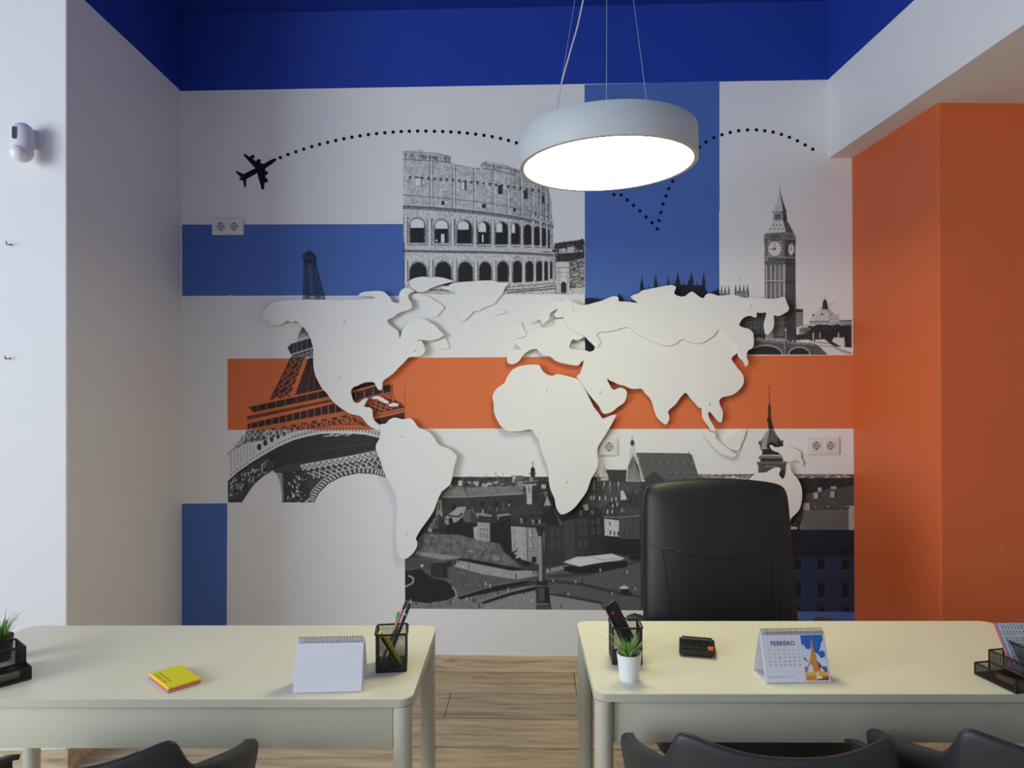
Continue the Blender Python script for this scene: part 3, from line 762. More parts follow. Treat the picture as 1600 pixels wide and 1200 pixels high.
# shaft
P.poly(z5([(450, 565), (585, 565), (582, 1150), (455, 1150)]), 96, n=12)
P.poly(z5([(582, 560), (655, 560), (660, 1150), (580, 1150)]), 54, n=8)
for k in range(9):
    x = 461+k*14.5
    P.line(*z5([(x, 568), (x+1, 810)]), 1.1, 138 if k % 2 == 0 else 62); P.line(*z5([(x+6, 568), (x+7, 810)]), .8, 52)
for k in range(5): P.line(*z5([(592+k*13, 566), (592+k*13, 840)]), .9, 74)
for y, v in ((690, 62), (680, 128), (572, 60)): P.line(*z5([(452, y), (584, y)]), 1.2, v); P.line(*z5([(584, y), (655, y+6)]), 1.2, 40)
P.line(*z5([(452, 565), (453, 800)]), 1.1, 60); P.line(*z5([(583, 565), (582, 800)]), 1.3, 120)
# below the map piece
P.poly(z([(170, 800), (380, 770), (388, 1010), (170, 1010)]), 58, n=14)
for k in range(9): P.line(*z([(182+k*11, 805), (182+k*11, 990)]), .9, 84)
P.poly(z([(268, 790), (300, 770), (385, 770), (388, 1000), (270, 1000)]), 50, n=8)
for y in (820, 870, 930): P.line(*z([(180, y), (290, y-6)]), 1.0, 84)
# clock stage
P.poly(z5([(448, 400), (600, 395), (655, 405), (655, 575), (448, 570)]), 82, n=16)
P.poly(z5([(583, 398), (655, 405), (655, 575), (583, 570)]), 56, n=10)
P.poly(z5([(450, 362), (598, 350), (648, 368), (656, 408), (448, 408)]), 84, n=18)
for k in range(9): P.rect(*z5([(478+k*10.5, 368)])[0], *z5([(483+k*10.5, 396)])[0], 40)
for k in range(4): P.rect(*z5([(602+k*11, 372)])[0], *z5([(607+k*11, 398)])[0], 30)
P.line(*z5([(446, 405), (658, 408)]), 1.2, 52); P.line(*z5([(443, 425), (660, 428)]), 1.4, 60)
for x in (448, 590, 655): P.line(*z5([(x, 372), (x, 440)]), 1.2, 66)
for k in range(9): P.rect(*z5([(474+k*12, 528)])[0], *z5([(480+k*12, 552)])[0], 42)
P.line(*z5([(446, 520), (658, 524)]), 1.2, 110); P.line(*z5([(446, 558), (658, 566)]), 1.5, 48)
P.poly(z5([(470, 412), (562, 412), (562, 516), (470, 516)]), 98, n=14)
def clock(cx, cy, rx, ry):
    P.ell(cx, cy, rx*1.1, ry*1.1, 62); P.ell(cx, cy, rx, ry, 160)
    for k in range(12):
        a = k*PI/6; P.line((cx+rx*.95*math.cos(a), cy+ry*.95*math.sin(a)), (cx+rx*.72*math.cos(a), cy+ry*.72*math.sin(a)), .9, 84)
    P.ell(cx, cy, rx*.6, ry*.6, 146); P.ell(cx, cy, rx*.16, ry*.16, 40)
    P.line((cx, cy), (cx, cy-ry*.8), .9, 40); P.line((cx, cy), (cx-rx*.7, cy+ry*.02), 1.0, 44)
clock(*z5([(516, 467)])[0], 10.4, 11.8); clock(*z5([(627, 470)])[0], 4.4, 9.2)
# roof
P.poly(z5([(500, 280), (572, 280), (592, 352), (456, 362)]), 142, n=16); P.poly(z5([(572, 280), (600, 278), (648, 365), (590, 352)]), 62, n=10)
for y, xs in ((305, (508, 532, 556)), (330, (490, 515, 541, 567))):
    for x in xs: P.poly(z5([(x-7, y+6), (x, y-7), (x+7, y+6)]), 50)
P.poly(z5([(508, 225), (595, 225), (600, 280), (505, 280)]), 100, n=16)
for k in range(5): P.rect(*z5([(516+k*9, 236)])[0], *z5([(521+k*9, 268)])[0], 36)
P.poly(z5([(570, 225), (595, 225), (600, 280), (572, 280)]), 50)
P.poly(z5([(547, 90), (556, 92), (575, 160), (598, 220), (500, 222), (530, 150)]), 128, n=16)
P.poly(z5([(552, 90), (558, 95), (576, 160), (598, 220), (572, 222), (562, 150)]), 54, n=8)
P.line(*z5([(500, 221), (598, 221)]), 1.4, 44)
P.line(*z5([(549, 40), (550, 100)]), .9, 86); P.line(*z5([(543, 58), (556, 58)]), .8, 100); P.ell(*z5([(549, 80)])[0], .9, .9, 80)
# block beside the tower, dome
P.poly(z([(378, 736), (450, 738), (450, 905), (380, 905)]), 72, n=10); P.poly(z([(378, 736), (450, 738), (450, 768), (378, 766)]), 46)
for y in range(772, 900, 8): P.line(*z([(382, y), (448, y)]), .6, 98)
P.poly(z([(405, 900), (480, 880), (520, 890), (530, 990), (405, 990)]), 128, n=22)
for k in range(26): P.rect(*z([(410+RNG.random()*110, 905+RNG.random()*70)])[0], *z([(416+RNG.random()*112, 909+RNG.random()*75)])[0], 70, op=.6)
P.poly(z([(505, 862), (515, 835), (540, 790), (580, 755), (620, 738), (690, 740), (730, 765), (750, 800), (790, 812), (792, 890), (505, 890)]), 134, n=14)
P.poly(z([(660, 738), (690, 740), (730, 765), (750, 800), (760, 860), (700, 860), (690, 790)]), 108, n=12)
for x in (545, 628, 720, 760): P.ell(*z([(x, 795-(0 if x != 628 else 8))])[0], 2.0, 1.6, 52)
for x in (560, 600, 650, 690): P.line(*z([(630, 742), (x, 840)]), .6, 104)
P.line(*z([(508, 856), (700, 852)]), 1.6, 54); P.line(*z([(508, 872), (700, 868)]), 1.4, 92)
P.poly(z([(700, 820), (720, 790), (760, 785), (785, 790), (790, 890), (700, 890)]), 116, n=24)
P.poly(z([(790, 842), (905, 838), (905, 890), (790, 890)]), 92, n=20); P.line(*z([(790, 848), (905, 844)]), 1.4, 44)
P.poly(z([(612, 740), (628, 735), (630, 690), (640, 655), (652, 640), (668, 655), (680, 690), (684, 735), (700, 742)]), 46, n=6)
P.line(*z([(652, 605), (652, 645)]), .8, 84); P.line(*z([(612, 712), (614, 742)]), .9, 110); P.line(*z([(694, 712), (698, 742)]), .9, 110)
P.line(*z([(705, 680), (702, 740)]), .5, 120); P.poly(z([(706, 680), (738, 674), (736, 688), (708, 696)]), 120)
# trees
P.poly(z([(500, 950), (540, 900), (590, 880), (680, 885), (760, 895), (905, 885), (905, 1100), (760, 1090), (560, 1050), (470, 1010)]), 36, n=12)
for k in range(70):
    x = 480+RNG.random()*420; y = 890+RNG.random()*130
    P.ell(*z([(x, y)])[0], 1.2+RNG.random()*2.4, 1+RNG.random()*2, 28+RNG.random()*22)
P.poly(z([(380, 980), (520, 960), (560, 1020), (380, 1030)]), 44, n=14)
for x, w, h in ((545, 7, 90), (608, 5, 50), (780, 6, 60)): P.line(*z([(x, 960), (x, 960+h)]), w/4, 140)
P.poly(z([(738, 1000), (835, 1003), (840, 1110), (720, 1040)]), 150, n=14); P.line(*z([(735, 1005), (838, 1006)]), .9, 60)
P.poly(z([(560, 1025), (650, 1020), (700, 1060), (740, 1080), (905, 1150), (905, 1165), (680, 1165), (570, 1090)]), 150, n=12)
P.pl(z([(575, 1050), (700, 1060), (800, 1120), (905, 1150)]), 1.2, 62); P.pl(z([(600, 1078), (720, 1090), (820, 1140), (900, 1158)]), .9, 70)
# bridge
P.poly(z([(-60, 1010), (270, 1040), (560, 1060), (600, 1085), (680, 1165), (-60, 1165)]), 64, n=10)
P.poly(z([(-60, 1012), (270, 1042), (560, 1062), (560, 1080), (270, 1064), (-60, 1034)]), 82, n=14)
for k in range(80):
    x = 0+RNG.random()*540; y = 1000+x*.085+RNG.random()*14
    P.rect(*z([(x, y)])[0], *z([(x+8, y+8)])[0], 150 if RNG.random() > .5 else 60)
for k in range(3):
    x0, x1 = ((-60, 262), (305, 520), (-300, -70))[k]
    P.poly(z([(x0, 1165)]+[(x0+(x1-x0)*(.5-.5*math.cos(t)), 1165-(95 if k == 0 else 78)*math.sin(t)) for t in np.linspace(0, PI, 18)]), 98)
    P.poly(z([(x0+14, 1165)]+[(x0+14+(x1-x0-28)*(.5-.5*math.cos(t)), 1165-(80 if k == 0 else 64)*math.sin(t)) for t in np.linspace(0, PI, 18)]), 34, n=8)
P.poly(z([(268, 1040), (305, 1045), (308, 1165), (270, 1165)]), 84, n=10); P.poly(z([(285, 1045), (305, 1045), (308, 1165), (288, 1165)]), 56)
P.line(*z([(285, 910), (288, 1035)]), 1.0, 130); P.ell(*z([(285, 935)])[0], 2, 1, 130)
P.poly([(1150, 535), (1182, 545), (1182, 554), (1140, 554)], 40)
def tint_clock(U, V):
    c = np.empty(U.shape+(3,)); c[:] = TW; c[U < 1124] = TB
    return c
P.build('landmark_print', tint_clock, dark=(.014, .013, .015), label='clock tower and riverside print', con=.5)

# ------------------------------------------------------------------ old town square print
P = Print(633, 600, 1335.5, 951, 195)
z = lambda uv: in_map(0, (620, 660), 4.0, uv)
zl = lambda uv: in_map(0, (640, 740), 5.714, uv)
zr = lambda uv: in_map(0, (840, 680), 4.288, uv)
z6 = lambda uv: in_map(0, (980, 590), 3.078, uv)
z5b = lambda uv: in_map(0, (1150, 660), 7.057, uv)
def blobs(n, x0, x1, y0, y1, r0, r1, v0, v1):
    for _ in range(n): P.ell(x0+RNG.random()*(x1-x0), y0+RNG.random()*(y1-y0), r0+RNG.random()*(r1-r0), r0+RNG.random()*(r1-r0)*.8, v0+RNG.random()*(v1-v0))
def specks(n, x0, x1, y0, y1, w, h, v0, v1):
    for _ in range(n):
        x = x0+RNG.random()*(x1-x0); y = y0+RNG.random()*(y1-y0)
        P.rect(x, y, x+w*(.4+RNG.random()), y+h*(.4+RNG.random()), v0+RNG.random()*(v1-v0))
# city behind
P.rect(600, 747, 1340, 960, 62, n=12)
P.rect(600, 745, 1340, 752, 58, n=20); specks(120, 634, 1000, 744, 750, 3, 3, 50, 90)
for x in (679, 700, 756, 761, 775, 786, 800): P.line((x, 737+RNG.random()*6), (x, 750), .7, 90)
P.rect(634, 752, 1000, 766, 72, n=26, sn=16); specks(90, 640, 930, 751, 764, 6, 4, 44, 150)
P.rect(800, 743, 817, 753, 90); P.rect(801, 744, 806, 753, 150); specks(6, 802, 806, 744, 752, .8, 6, 60, 80)
P.rect(716, 751, 722, 759, 160); P.poly([(724, 759), (730, 754), (738, 759)], 48)
# right-hand horizon
P.rect(1085, 741, 1340, 752, 90, n=30); specks(120, 1085, 1335, 740, 747, 5, 1.5, 120, 185); P.line((1085, 742), (1335, 742), .8, 70); specks(60, 1085, 1335, 746, 752, 6, 3, 40, 90)
P.rect(1100, 747, 1172, 755, 150, n=30); P.rect(1104, 749, 1175, 758, 60, n=20)
P.rect(1228, 747, 1340, 775, 44, n=12, sn=10); blobs(60, 1230, 1335, 747, 770, 1.5, 4, 34, 56)
for x in (1250, 1258, 1279, 1295, 1308): P.line((x, 736), (x, 744), .6, 130)
# the long church
P.poly(zl([(270, 160), (380, 110), (490, 125), (960, 108), (1000, 170), (1040, 178), (520, 205), (285, 212)]), 104, n=8, sn=8)
P.line(*zl([(492, 125), (520, 205)]), 1.4, 50); P.pl(zl([(280, 212), (520, 208), (1010, 180)]), 1.2, 128)
P.poly(zl([(285, 218), (520, 212), (1040, 185), (1045, 280), (600, 330), (300, 400)]), 58, n=6)
for x0, x1, y0, y1 in ((372, 410, 265, 330), (636, 668, 248, 292), (758, 792, 240, 290), (880, 912, 232, 285)): P.poly(zl([(x0, y0+10), ((x0+x1)/2, y0), (x1, y0+10), (x1, y1), (x0, y1)]), 30)
P.line(*zl([(572, 212), (578, 300)]), .8, 44); P.line(*zl([(868, 196), (872, 280)]), .8, 44)
P.poly(zl([(252, 235), (285, 228), (292, 390), (262, 365), (232, 380)]), 134, n=12); P.poly(zl([(258, 270), (268, 268), (268, 330), (258, 330)]), 50)
P.poly(zl([(970, 108), (1040, 100), (1048, 180), (1002, 170)]), 100, n=12)
P.poly(zl([(1010, 125), (1034, 120), (1034, 175), (1014, 170)]), 50)
# its tower
P.poly(zl([(1042, 100), (1092, 100), (1092, 275), (1048, 270)]), 146, n=10); P.poly(zl([(1092, 100), (1145, 100), (1145, 200), (1125, 275), (1092, 275)]), 50, n=8)
for y in (140, 175, 210): P.line(*zl([(1042, y), (1095, y)]), .7, 90)
P.poly(zl([(1062, 110), (1072, 110), (1072, 170), (1062, 170)]), 84)
P.poly(zl([(945, 98), (1160, 92), (1150, 104), (1040, 108)]), 140, n=12)
P.poly(zl([(1040, 85), (1055, 45), (1085, 25), (1120, 25), (1145, 50), (1150, 85), (1100, 95)]), 66, n=8); P.ell(*zl([(1085, 52)])[0], 3, 4, 116)
P.line(*zl([(1040, 70), (1152, 66)]), .8, 120)
P.rect(829, 732, 836, 745, 36); P.rect(826.5, 739, 838, 741, 60); P.poly([(829, 733), (832.5, 728), (836, 733)], 44); P.line((832.5, 720), (832.5, 730), .9, 60); P.line((831, 724), (834, 724), .7, 70)
# roofs between
P.rect(838, 752, 900, 800, 52, n=16); specks(40, 838, 900, 752, 800, 5, 4, 34, 110); P.rect(846, 757, 853, 763, 140); blobs(30, 848, 880, 772, 800, 2, 5, 26, 44); P.ell(853, 774, 3, 3, 84); P.poly([(855, 775), (861, 790), (850, 790)], 130)
# left houses
P.poly(zl([(150, 490), (215, 400), (270, 355), (300, 420), (330, 492)]), 74, n=10); P.poly(zl([(270, 355), (300, 420), (330, 492), (255, 492)]), 50, n=8); P.poly(zl([(215, 400), (258, 370), (200, 490), (160, 490)]), 102, n=8)
P.ell(*zl([(195, 432)])[0], 2.2, 1.2, 40); P.ell(*zl([(268, 455)])[0], 2.4, 1.4, 40)
P.rect(*zl([(165, 490)])[0], *zl([(200, 520)])[0], 128); P.rect(*zl([(200, 492)])[0], *zl([(330, 520)])[0], 40)
P.poly(zl([(312, 395), (430, 300), (505, 295), (480, 370), (420, 435)]), 128, n=8); P.pl(zl([(345, 375), (440, 385), (470, 350)]), 3.0, 60)
P.poly(zl([(312, 410), (420, 435), (420, 460), (330, 475)]), 140, n=14)
for k in range(8): P.line(*zl([(325+k*13, 415+k*4), (327+k*13, 470)]), .9, 60)
P.poly(zl([(500, 320), (560, 320), (600, 365), (600, 435), (450, 430)]), 84, n=8); P.poly(zl([(540, 335), (560, 335), (600, 400), (600, 435), (545, 432)]), 66)
P.ell(*zl([(513, 280)])[0], 2.6, 3.4, 60); P.line(*zl([(512, 230), (513, 260)]), .9, 60); P.rect(*zl([(500, 262)])[0], *zl([(527, 268)])[0], 84); P.rect(*zl([(503, 290)])[0], *zl([(526, 318)])[0], 50)
P.poly(zl([(330, 475), (440, 440), (600, 440), (600, 560), (500, 575), (330, 540)]), 34, n=8)
blobs(44, 698, 731, 812, 838, 2, 4.5, 26, 42)
blobs(14, 708, 716, 836, 856, 1, 2.6, 26, 46)
# middle house
P.poly(zl([(595, 372), (660, 315), (760, 350), (900, 330), (940, 392), (760, 440), (715, 436), (605, 428)]), 56, n=10)
for x, y, w, h in ((645, 320, 40, 40), (560, 300, 8, 40), (712, 290, 10, 40), (778, 305, 16, 30), (836, 260, 8, 70), (600, 365, 30, 30), (880, 268, 40, 20)): P.rect(*zl([(x, y)])[0], *zl([(x+w, y+h)])[0], 50); P.rect(*zl([(x, y)])[0], *zl([(x+w*.4, y+h)])[0], 118)
P.poly(zl([(590, 355), (650, 350), (735, 372), (725, 385), (600, 372)]), 118, n=10); P.poly(zl([(780, 365), (880, 355), (915, 372), (800, 385), (790, 420)]), 112, n=8); P.poly(zl([(795, 385), (900, 372), (910, 392), (800, 425)]), 36)
P.poly(zl([(605, 432), (716, 440), (716, 610), (585, 590), (575, 480), (605, 475)]), 128, n=8)
P.pl(zl([(598, 430), (716, 438)]), 1.3, 36)
for x, y in ((630, 465), (655, 468), (684, 470), (628, 530), (655, 530), (682, 535)): P.rect(*zl([(x, y)])[0], *zl([(x+14, y+38)])[0], 84); P.rect(*zl([(x+2, y+3)])[0], *zl([(x+12, y+ (22 if y < 500 else 34))])[0], 160 if y < 500 else 110)
P.poly(zl([(716, 440), (760, 440), (905, 400), (915, 700), (830, 660), (716, 612)]), 32, n=6)
for x, y in ((780, 470), (800, 478)): P.rect(*zl([(x, y)])[0], *zl([(x+8, y+18)])[0], 44)
P.poly(zl([(570, 480), (606, 470), (606, 590), (578, 580)]), 140, n=10)
# corner building
P.poly(zl([(895, 455), (985, 370), (1250, 340), (1270, 460), (1215, 470), (1050, 475)]), 54, n=10)
for x, y in ((990, 400), (1092, 410), (1150, 410)): P.rect(*zl([(x, y)])[0], *zl([(x+20, y+42)])[0], 130); P.rect(*zl([(x+6, y+8)])[0], *zl([(x+14, y+38)])[0], 70); P.poly(zl([(x+18, y-8), (x+60, y+5), (x+50, y+40), (x+22, y+42)]), 34)
P.poly(zl([(905, 470), (1045, 480), (1050, 780), (1000, 765), (915, 700)]), 134, n=6); P.poly(zl([(1045, 480), (1215, 495), (1222, 830), (1150, 810), (1050, 780)]), 118, n=6)
P.pl(zl([(895, 458), (1050, 468), (1215, 470)]), 1.8, 34); P.line(*zl([(1046, 480), (1052, 780)]), 1.2, 44)
for x, y, w, h in ((925, 488, 18, 52), (1014, 500, 20, 50), (930, 585, 18, 52), (1018, 610, 18, 40), (1016, 715, 16, 36)): P.rect(*zl([(x, y)])[0], *zl([(x+w, y+h)])[0], 96); P.line(*zl([(x+w/2, y), (x+w/2, y+h)]), .7, 165); P.line(*zl([(x, y+h*.4), (x+w, y+h*.4)]), .6, 165)
for x, y, w, h in ((1064, 498, 34, 72), (1068, 604, 32, 64)): P.rect(*zl([(x, y)])[0], *zl([(x+w, y+h)])[0], 60); P.rect(*zl([(x+3, y+3)])[0], *zl([(x+w*.75, y+h-4)])[0], 165); P.line(*zl([(x+w*.4, y), (x+w*.4, y+h)]), .8, 70); P.line(*zl([(x, y+h*.4), (x+w, y+h*.4)]), .7, 80)
P.rect(*zl([(1090, 742)])[0], *zl([(1132, 795)])[0], 28); P.line(*zl([(1055, 690), (1220, 705)]), .9, 90)
P.poly(zl([(830, 640), (905, 690), (1000, 765), (1100, 800), (1050, 830), (880, 770)]), 30, n=8); P.poly(zl([(945, 742), (1012, 732), (1016, 745), (950, 755)]), 165); specks(24, 786, 812, 852, 880, 4, 2, 28, 90)
# houses in shade, right of the column
P.poly(zr([(45, 560), (160, 500), (350, 470), (450, 520), (690, 450), (690, 800), (45, 880)]), 50, n=8)
P.poly(zr([(50, 605), (165, 600), (170, 860), (60, 880)]), 58, n=5); P.poly(zr([(172, 570), (245, 565), (255, 830), (178, 850)]), 66, n=5); P.poly(zr([(250, 545), (340, 540), (345, 790), (258, 820)]), 56, n=5); P.poly(zr([(345, 540), (445, 530), (448, 770), (350, 790)]), 47, n=5)
P.poly(zr([(20, 545), (110, 480), (168, 600), (40, 610)]), 38, n=8); P.poly(zr([(110, 490), (168, 600), (150, 600)]), 88)
for x, y, w, h in ((88, 635, 18, 44), (124, 630, 18, 42), (90, 712, 16, 44), (134, 708, 16, 44), (180, 592, 24, 34), (218, 588, 24, 34), (180, 655, 24, 36), (218, 652, 24, 36), (182, 722, 24, 36), (222, 718, 22, 36), (268, 570, 18, 30), (302, 566, 22, 34), (272, 632, 20, 42), (308, 625, 22, 44), (274, 704, 18, 42), (312, 698, 18, 42), (358, 566, 18, 36), (398, 560, 16, 36), (360, 622, 22, 42), (398, 618, 22, 42)):
    P.rect(*zr([(x, y)])[0], *zr([(x+w, y+h)])[0], 84); P.rect(*zr([(x+2, y+2)])[0], *zr([(x+w*.42, y+h-2)])[0], 38); P.rect(*zr([(x+w*.6, y+2)])[0], *zr([(x+w-2, y+h-2)])[0], 52)
P.poly(zr([(165, 560), (250, 495), (290, 455), (330, 470), (340, 545), (172, 572)]), 36, n=8); P.poly(zr([(300, 465), (338, 462), (340, 500), (318, 505)]), 116, n=10); P.poly(zr([(340, 470), (400, 480), (450, 525), (340, 540)]), 50, n=8)
P.rect(*zr([(280, 505)])[0], *zr([(300, 540)])[0], 76); P.rect(*zr([(360, 505)])[0], *zr([(372, 528)])[0], 100)
# roofs at the back right
P.poly(zr([(350, 320), (480, 310), (690, 310), (690, 560), (450, 545), (400, 480), (310, 430)]), 64, n=12)
P.poly(zr([(480, 316), (600, 316), (560, 400), (430, 480), (400, 480)]), 78, n=8)
for k in range(14):
    x = 360+RNG.random()*320; P.line(*zr([(x, 330), (x-40, 470)]), .9, 46)
for x, y in ((352, 405), (412, 410), (452, 410), (494, 418), (522, 415), (530, 450), (500, 460), (466, 500), (496, 498), (442, 312), (482, 312), (538, 312), (660, 360), (372, 405)): P.rect(*zr([(x, y)])[0], *zr([(x+8, y+26)])[0], 140+RNG.random()*30); P.rect(*zr([(x+8, y)])[0], *zr([(x+13, y+26)])[0], 36)
for x, y in ((442, 340), (482, 345), (538, 350)): P.line(*zr([(x+2, 312), (x+2, y+30)]), .8, 130)
P.poly(zr([(556, 372), (576, 372), (600, 432), (556, 434)]), 160); P.poly(zr([(580, 320), (690, 318), (690, 380), (590, 385)]), 76, n=8)
P.poly(zr([(545, 500), (600, 485), (680, 490), (685, 545), (545, 548)]), 72, n=14); P.rect(*zr([(560, 490)])[0], *zr([(572, 515)])[0], 120)
# pale house and arcaded front
P.poly(zr([(446, 560), (545, 570), (545, 680), (450, 672)]), 158, n=16); P.pl(zr([(440, 548), (555, 552), (690, 540)]), 1.4, 110)
for x, y in ((478, 580), (482, 640), (510, 645), (535, 645)): P.rect(*zr([(x, y)])[0], *zr([(x+10, y+26)])[0], 60 if y > 600 else 90)
P.poly(zr([(548, 555), (690, 545), (690, 690), (548, 685)]), 60, n=8)
for k in range(8): P.line(*zr([(556+k*17, 560), (556+k*17, 680)]), .9, 100)
P.poly(zr([(446, 680), (690, 690), (690, 800), (450, 790)]), 36, n=10); P.line(*zr([(548, 688), (690, 690)]), 1.0, 92)
# gothic front with its spirelet and the great roof
P.poly(z6([(45, 362), (300, 365), (312, 372), (352, 500), (60, 500)]), 86, n=7)
for r, y in enumerate((408, 455)):
    for k in range(6): P.ell(*z6([(122+k*38+r*4, y)])[0], .9, .9, 135)
P.line(*z6([(297, 352), (300, 372)]), 1.0, 66); P.line(*z6([(45, 363), (300, 366)]), 1.1, 48)
P.poly(z6([(80, 490), (130, 450), (182, 492), (182, 500), (80, 500)]), 66)
P.poly(zr([(592, 310), (598, 215), (612, 205), (616, 120), (628, 72), (650, 70), (662, 120), (680, 165), (685, 210), (720, 310)]), 168, n=5)
for k in range(10): P.line(*zr([(604+k*10, 308), (612+k*7, 130+abs(k-4)*16)]), 1.3, 44)
for k in range(6): P.poly(zr([(662+k*9, 120+k*30), (676+k*9, 148+k*30), (660+k*9, 150+k*30)]), 110)
P.ell(*zr([(635, 52)])[0], 3.2, 5.0, 60); P.line(*zr([(633, 5), (635, 40)]), .9, 84); P.rect(*zr([(622, 62)])[0], *zr([(650, 70)])[0], 100)
P.poly(zr([(455, 230), (598, 232), (592, 310), (470, 310)]), 62, n=8); P.line(*zr([(452, 215), (456, 235)]), .8, 70)
P.poly(zr([(420, 306), (428, 262), (440, 240), (447, 180), (452, 240), (470, 262), (476, 306)]), 150, n=14); P.line(*zr([(420, 285), (476, 285)]), .9, 90); P.line(*zr([(420, 304), (478, 304)]), 1.0, 100)
P.poly(zr([(356, 290), (400, 280), (420, 300), (420, 370), (345, 400)]), 60, n=14); P.line(*zr([(376, 300), (376, 370)]), 1.6, 118); P.rect(*zr([(400, 262)])[0], *zr([(412, 310)])[0], 110)
# castle tower at the right with its long spire
xs = lambda x, y: z6([(x, y)])[0]
for y, w in ((45, 3), (72, 2.5), (90, 3), (108, 4), (125, 4), (140, 6), (158, 8), (178, 8), (205, 13)):
    P.ell(*xs(684, y), w/3.078*.9, w/3.078*1.1, 52)
P.line(xs(684, 40), xs(684, 215), .7, 66); P.poly([xs(678, 130), xs(690, 130), xs(694, 215), xs(676, 215)], 70, op=.8); P.poly([xs(676, 205), xs(694, 205), xs(706, 248), xs(680, 248)], 56)
P.poly(z6([(686, 246), (706, 250), (716, 272), (738, 300), (748, 318), (742, 345), (640, 345), (636, 315), (652, 288), (668, 262)]), 88, n=8)
P.poly(z6([(652, 288), (668, 262), (684, 250), (672, 300), (668, 345), (645, 345)]), 130, n=8); P.poly(z6([(722, 285), (748, 318), (742, 345), (718, 345)]), 52)
P.pl(z6([(690, 250), (686, 300), (690, 345)]), .8, 56); P.pl(z6([(704, 252), (712, 300), (716, 345)]), .8, 56)
P.ell(*xs(695, 328), 7, 6, 34); P.rect(*xs(632, 306), *xs(640, 322), 50); P.rect(*xs(742, 300), *xs(750, 330), 50)
P.poly(z6([(642, 345), (742, 345), (736, 358), (652, 358)]), 36); P.poly(z6([(650, 358), (736, 358), (738, 372), (646, 372)]), 44)
P.poly(z6([(636, 374), (746, 376), (752, 392), (632, 390)]), 100, n=8); P.line(xs(634, 390), xs(752, 392), 1.6, 40); P.poly(z6([(640, 392), (748, 392), (750, 404), (640, 404)]), 52)
P.poly(z6([(622, 404), (770, 404), (764, 420), (626, 420)]), 92, n=8); P.line(xs(624, 418), xs(766, 418), 1.2, 50)
P.poly(z6([(630, 420), (764, 420), (760, 500), (630, 500)]), 84, n=12)
for k in range(9): P.line(xs(640+k*14, 422), xs(640+k*14, 480), 1.1, 56)
for k in range(6): P.ell(*xs(665+k*9, 428), 1.0, 1.0, 120)
# roofs and castle facade on the right
z8 = lambda uv: in_map(0, (980, 730), 4.617, uv)
P.poly([(1238, 812), (1252, 796), (1262, 772), (1282, 766), (1340, 758), (1340, 830), (1238, 830)], 76, n=10)
P.poly([(1256, 797), (1340, 797), (1340, 829), (1248, 829)], 98, n=10)
for k in range(13): P.line((1252, 799+k*2.4), (1340, 799+k*2.4), .6, 72)
for k in range(30): P.line((1255+k*2.9, 798), (1252+k*2.9, 829), .45, 84)
for x, y, w, h in ((1271, 770, 7, 9), (1278, 762, 6, 6), (1297, 768, 7, 9), (1298, 760, 9, 4), (1255, 786, 10, 11), (1326, 790, 9, 38)): P.rect(x, y, x+w, y+h, 142, n=12); P.rect(x+w, y+1, x+w+2.5, y+h, 40)
for x in (1269, 1288, 1318): P.ell(x+5, 793, 5, 2.2, 46); P.ell(x+5, 792, 3, 1, 120)
P.poly([(1236, 812), (1250, 798), (1256, 806), (1246, 828), (1236, 830)], 60, n=14); P.rect(1234, 823, 1247, 827, 150); blobs(20, 1236, 1250, 815, 852, 1.5, 4, 26, 40)
P.rect(1228, 828, 1340, 960, 122, n=6); P.rect(1228, 828, 1340, 858, 84, n=6); P.rect(1228, 858, 1340, 868, 46); P.line((1228, 860), (1340, 860), 1.0, 100)
for x in (1246, 1283, 1321):
    for y, h in ((873, 17), (911, 22), (948, 14)):
        P.rect(x-7, y-2, x+8, y+h+2, 140); P.rect(x-8, y-4, x+9, y-1.5, 60); P.rect(x-5.5, y, x+6, y+h, 36); P.line((x, y), (x, y+h), .8, 74); P.line((x-5, y+h*.45), (x+6, y+h*.45), .7, 74)
for y in (892, 936): P.line((1228, y+1), (1340, y+1), 1.0, 150)
blobs(24, 1237, 1249, 826, 850, 1.5, 3.5, 28, 40)
# town wall
P.poly(zl([(60, 600), (130, 530), (300, 545), (440, 545), (580, 590), (800, 622), (830, 690), (990, 820), (960, 850), (760, 800), (440, 745), (60, 690)]), 92, n=10, sn=14)
for k in range(4): P.rect(*zl([(110+k*54, 528)])[0], *zl([(120+k*54, 546)])[0], 44)
for x, y in ((185, 630), (650, 725)): P.rect(*zl([(x-8, y-10)])[0], *zl([(x+8, y+12)])[0], 56)
P.poly(zl([(520, 680), (570, 690), (560, 705), (510, 695)]), 118, n=16); P.ell(*zl([(770, 755)])[0], 6, 5, 112, n=20)
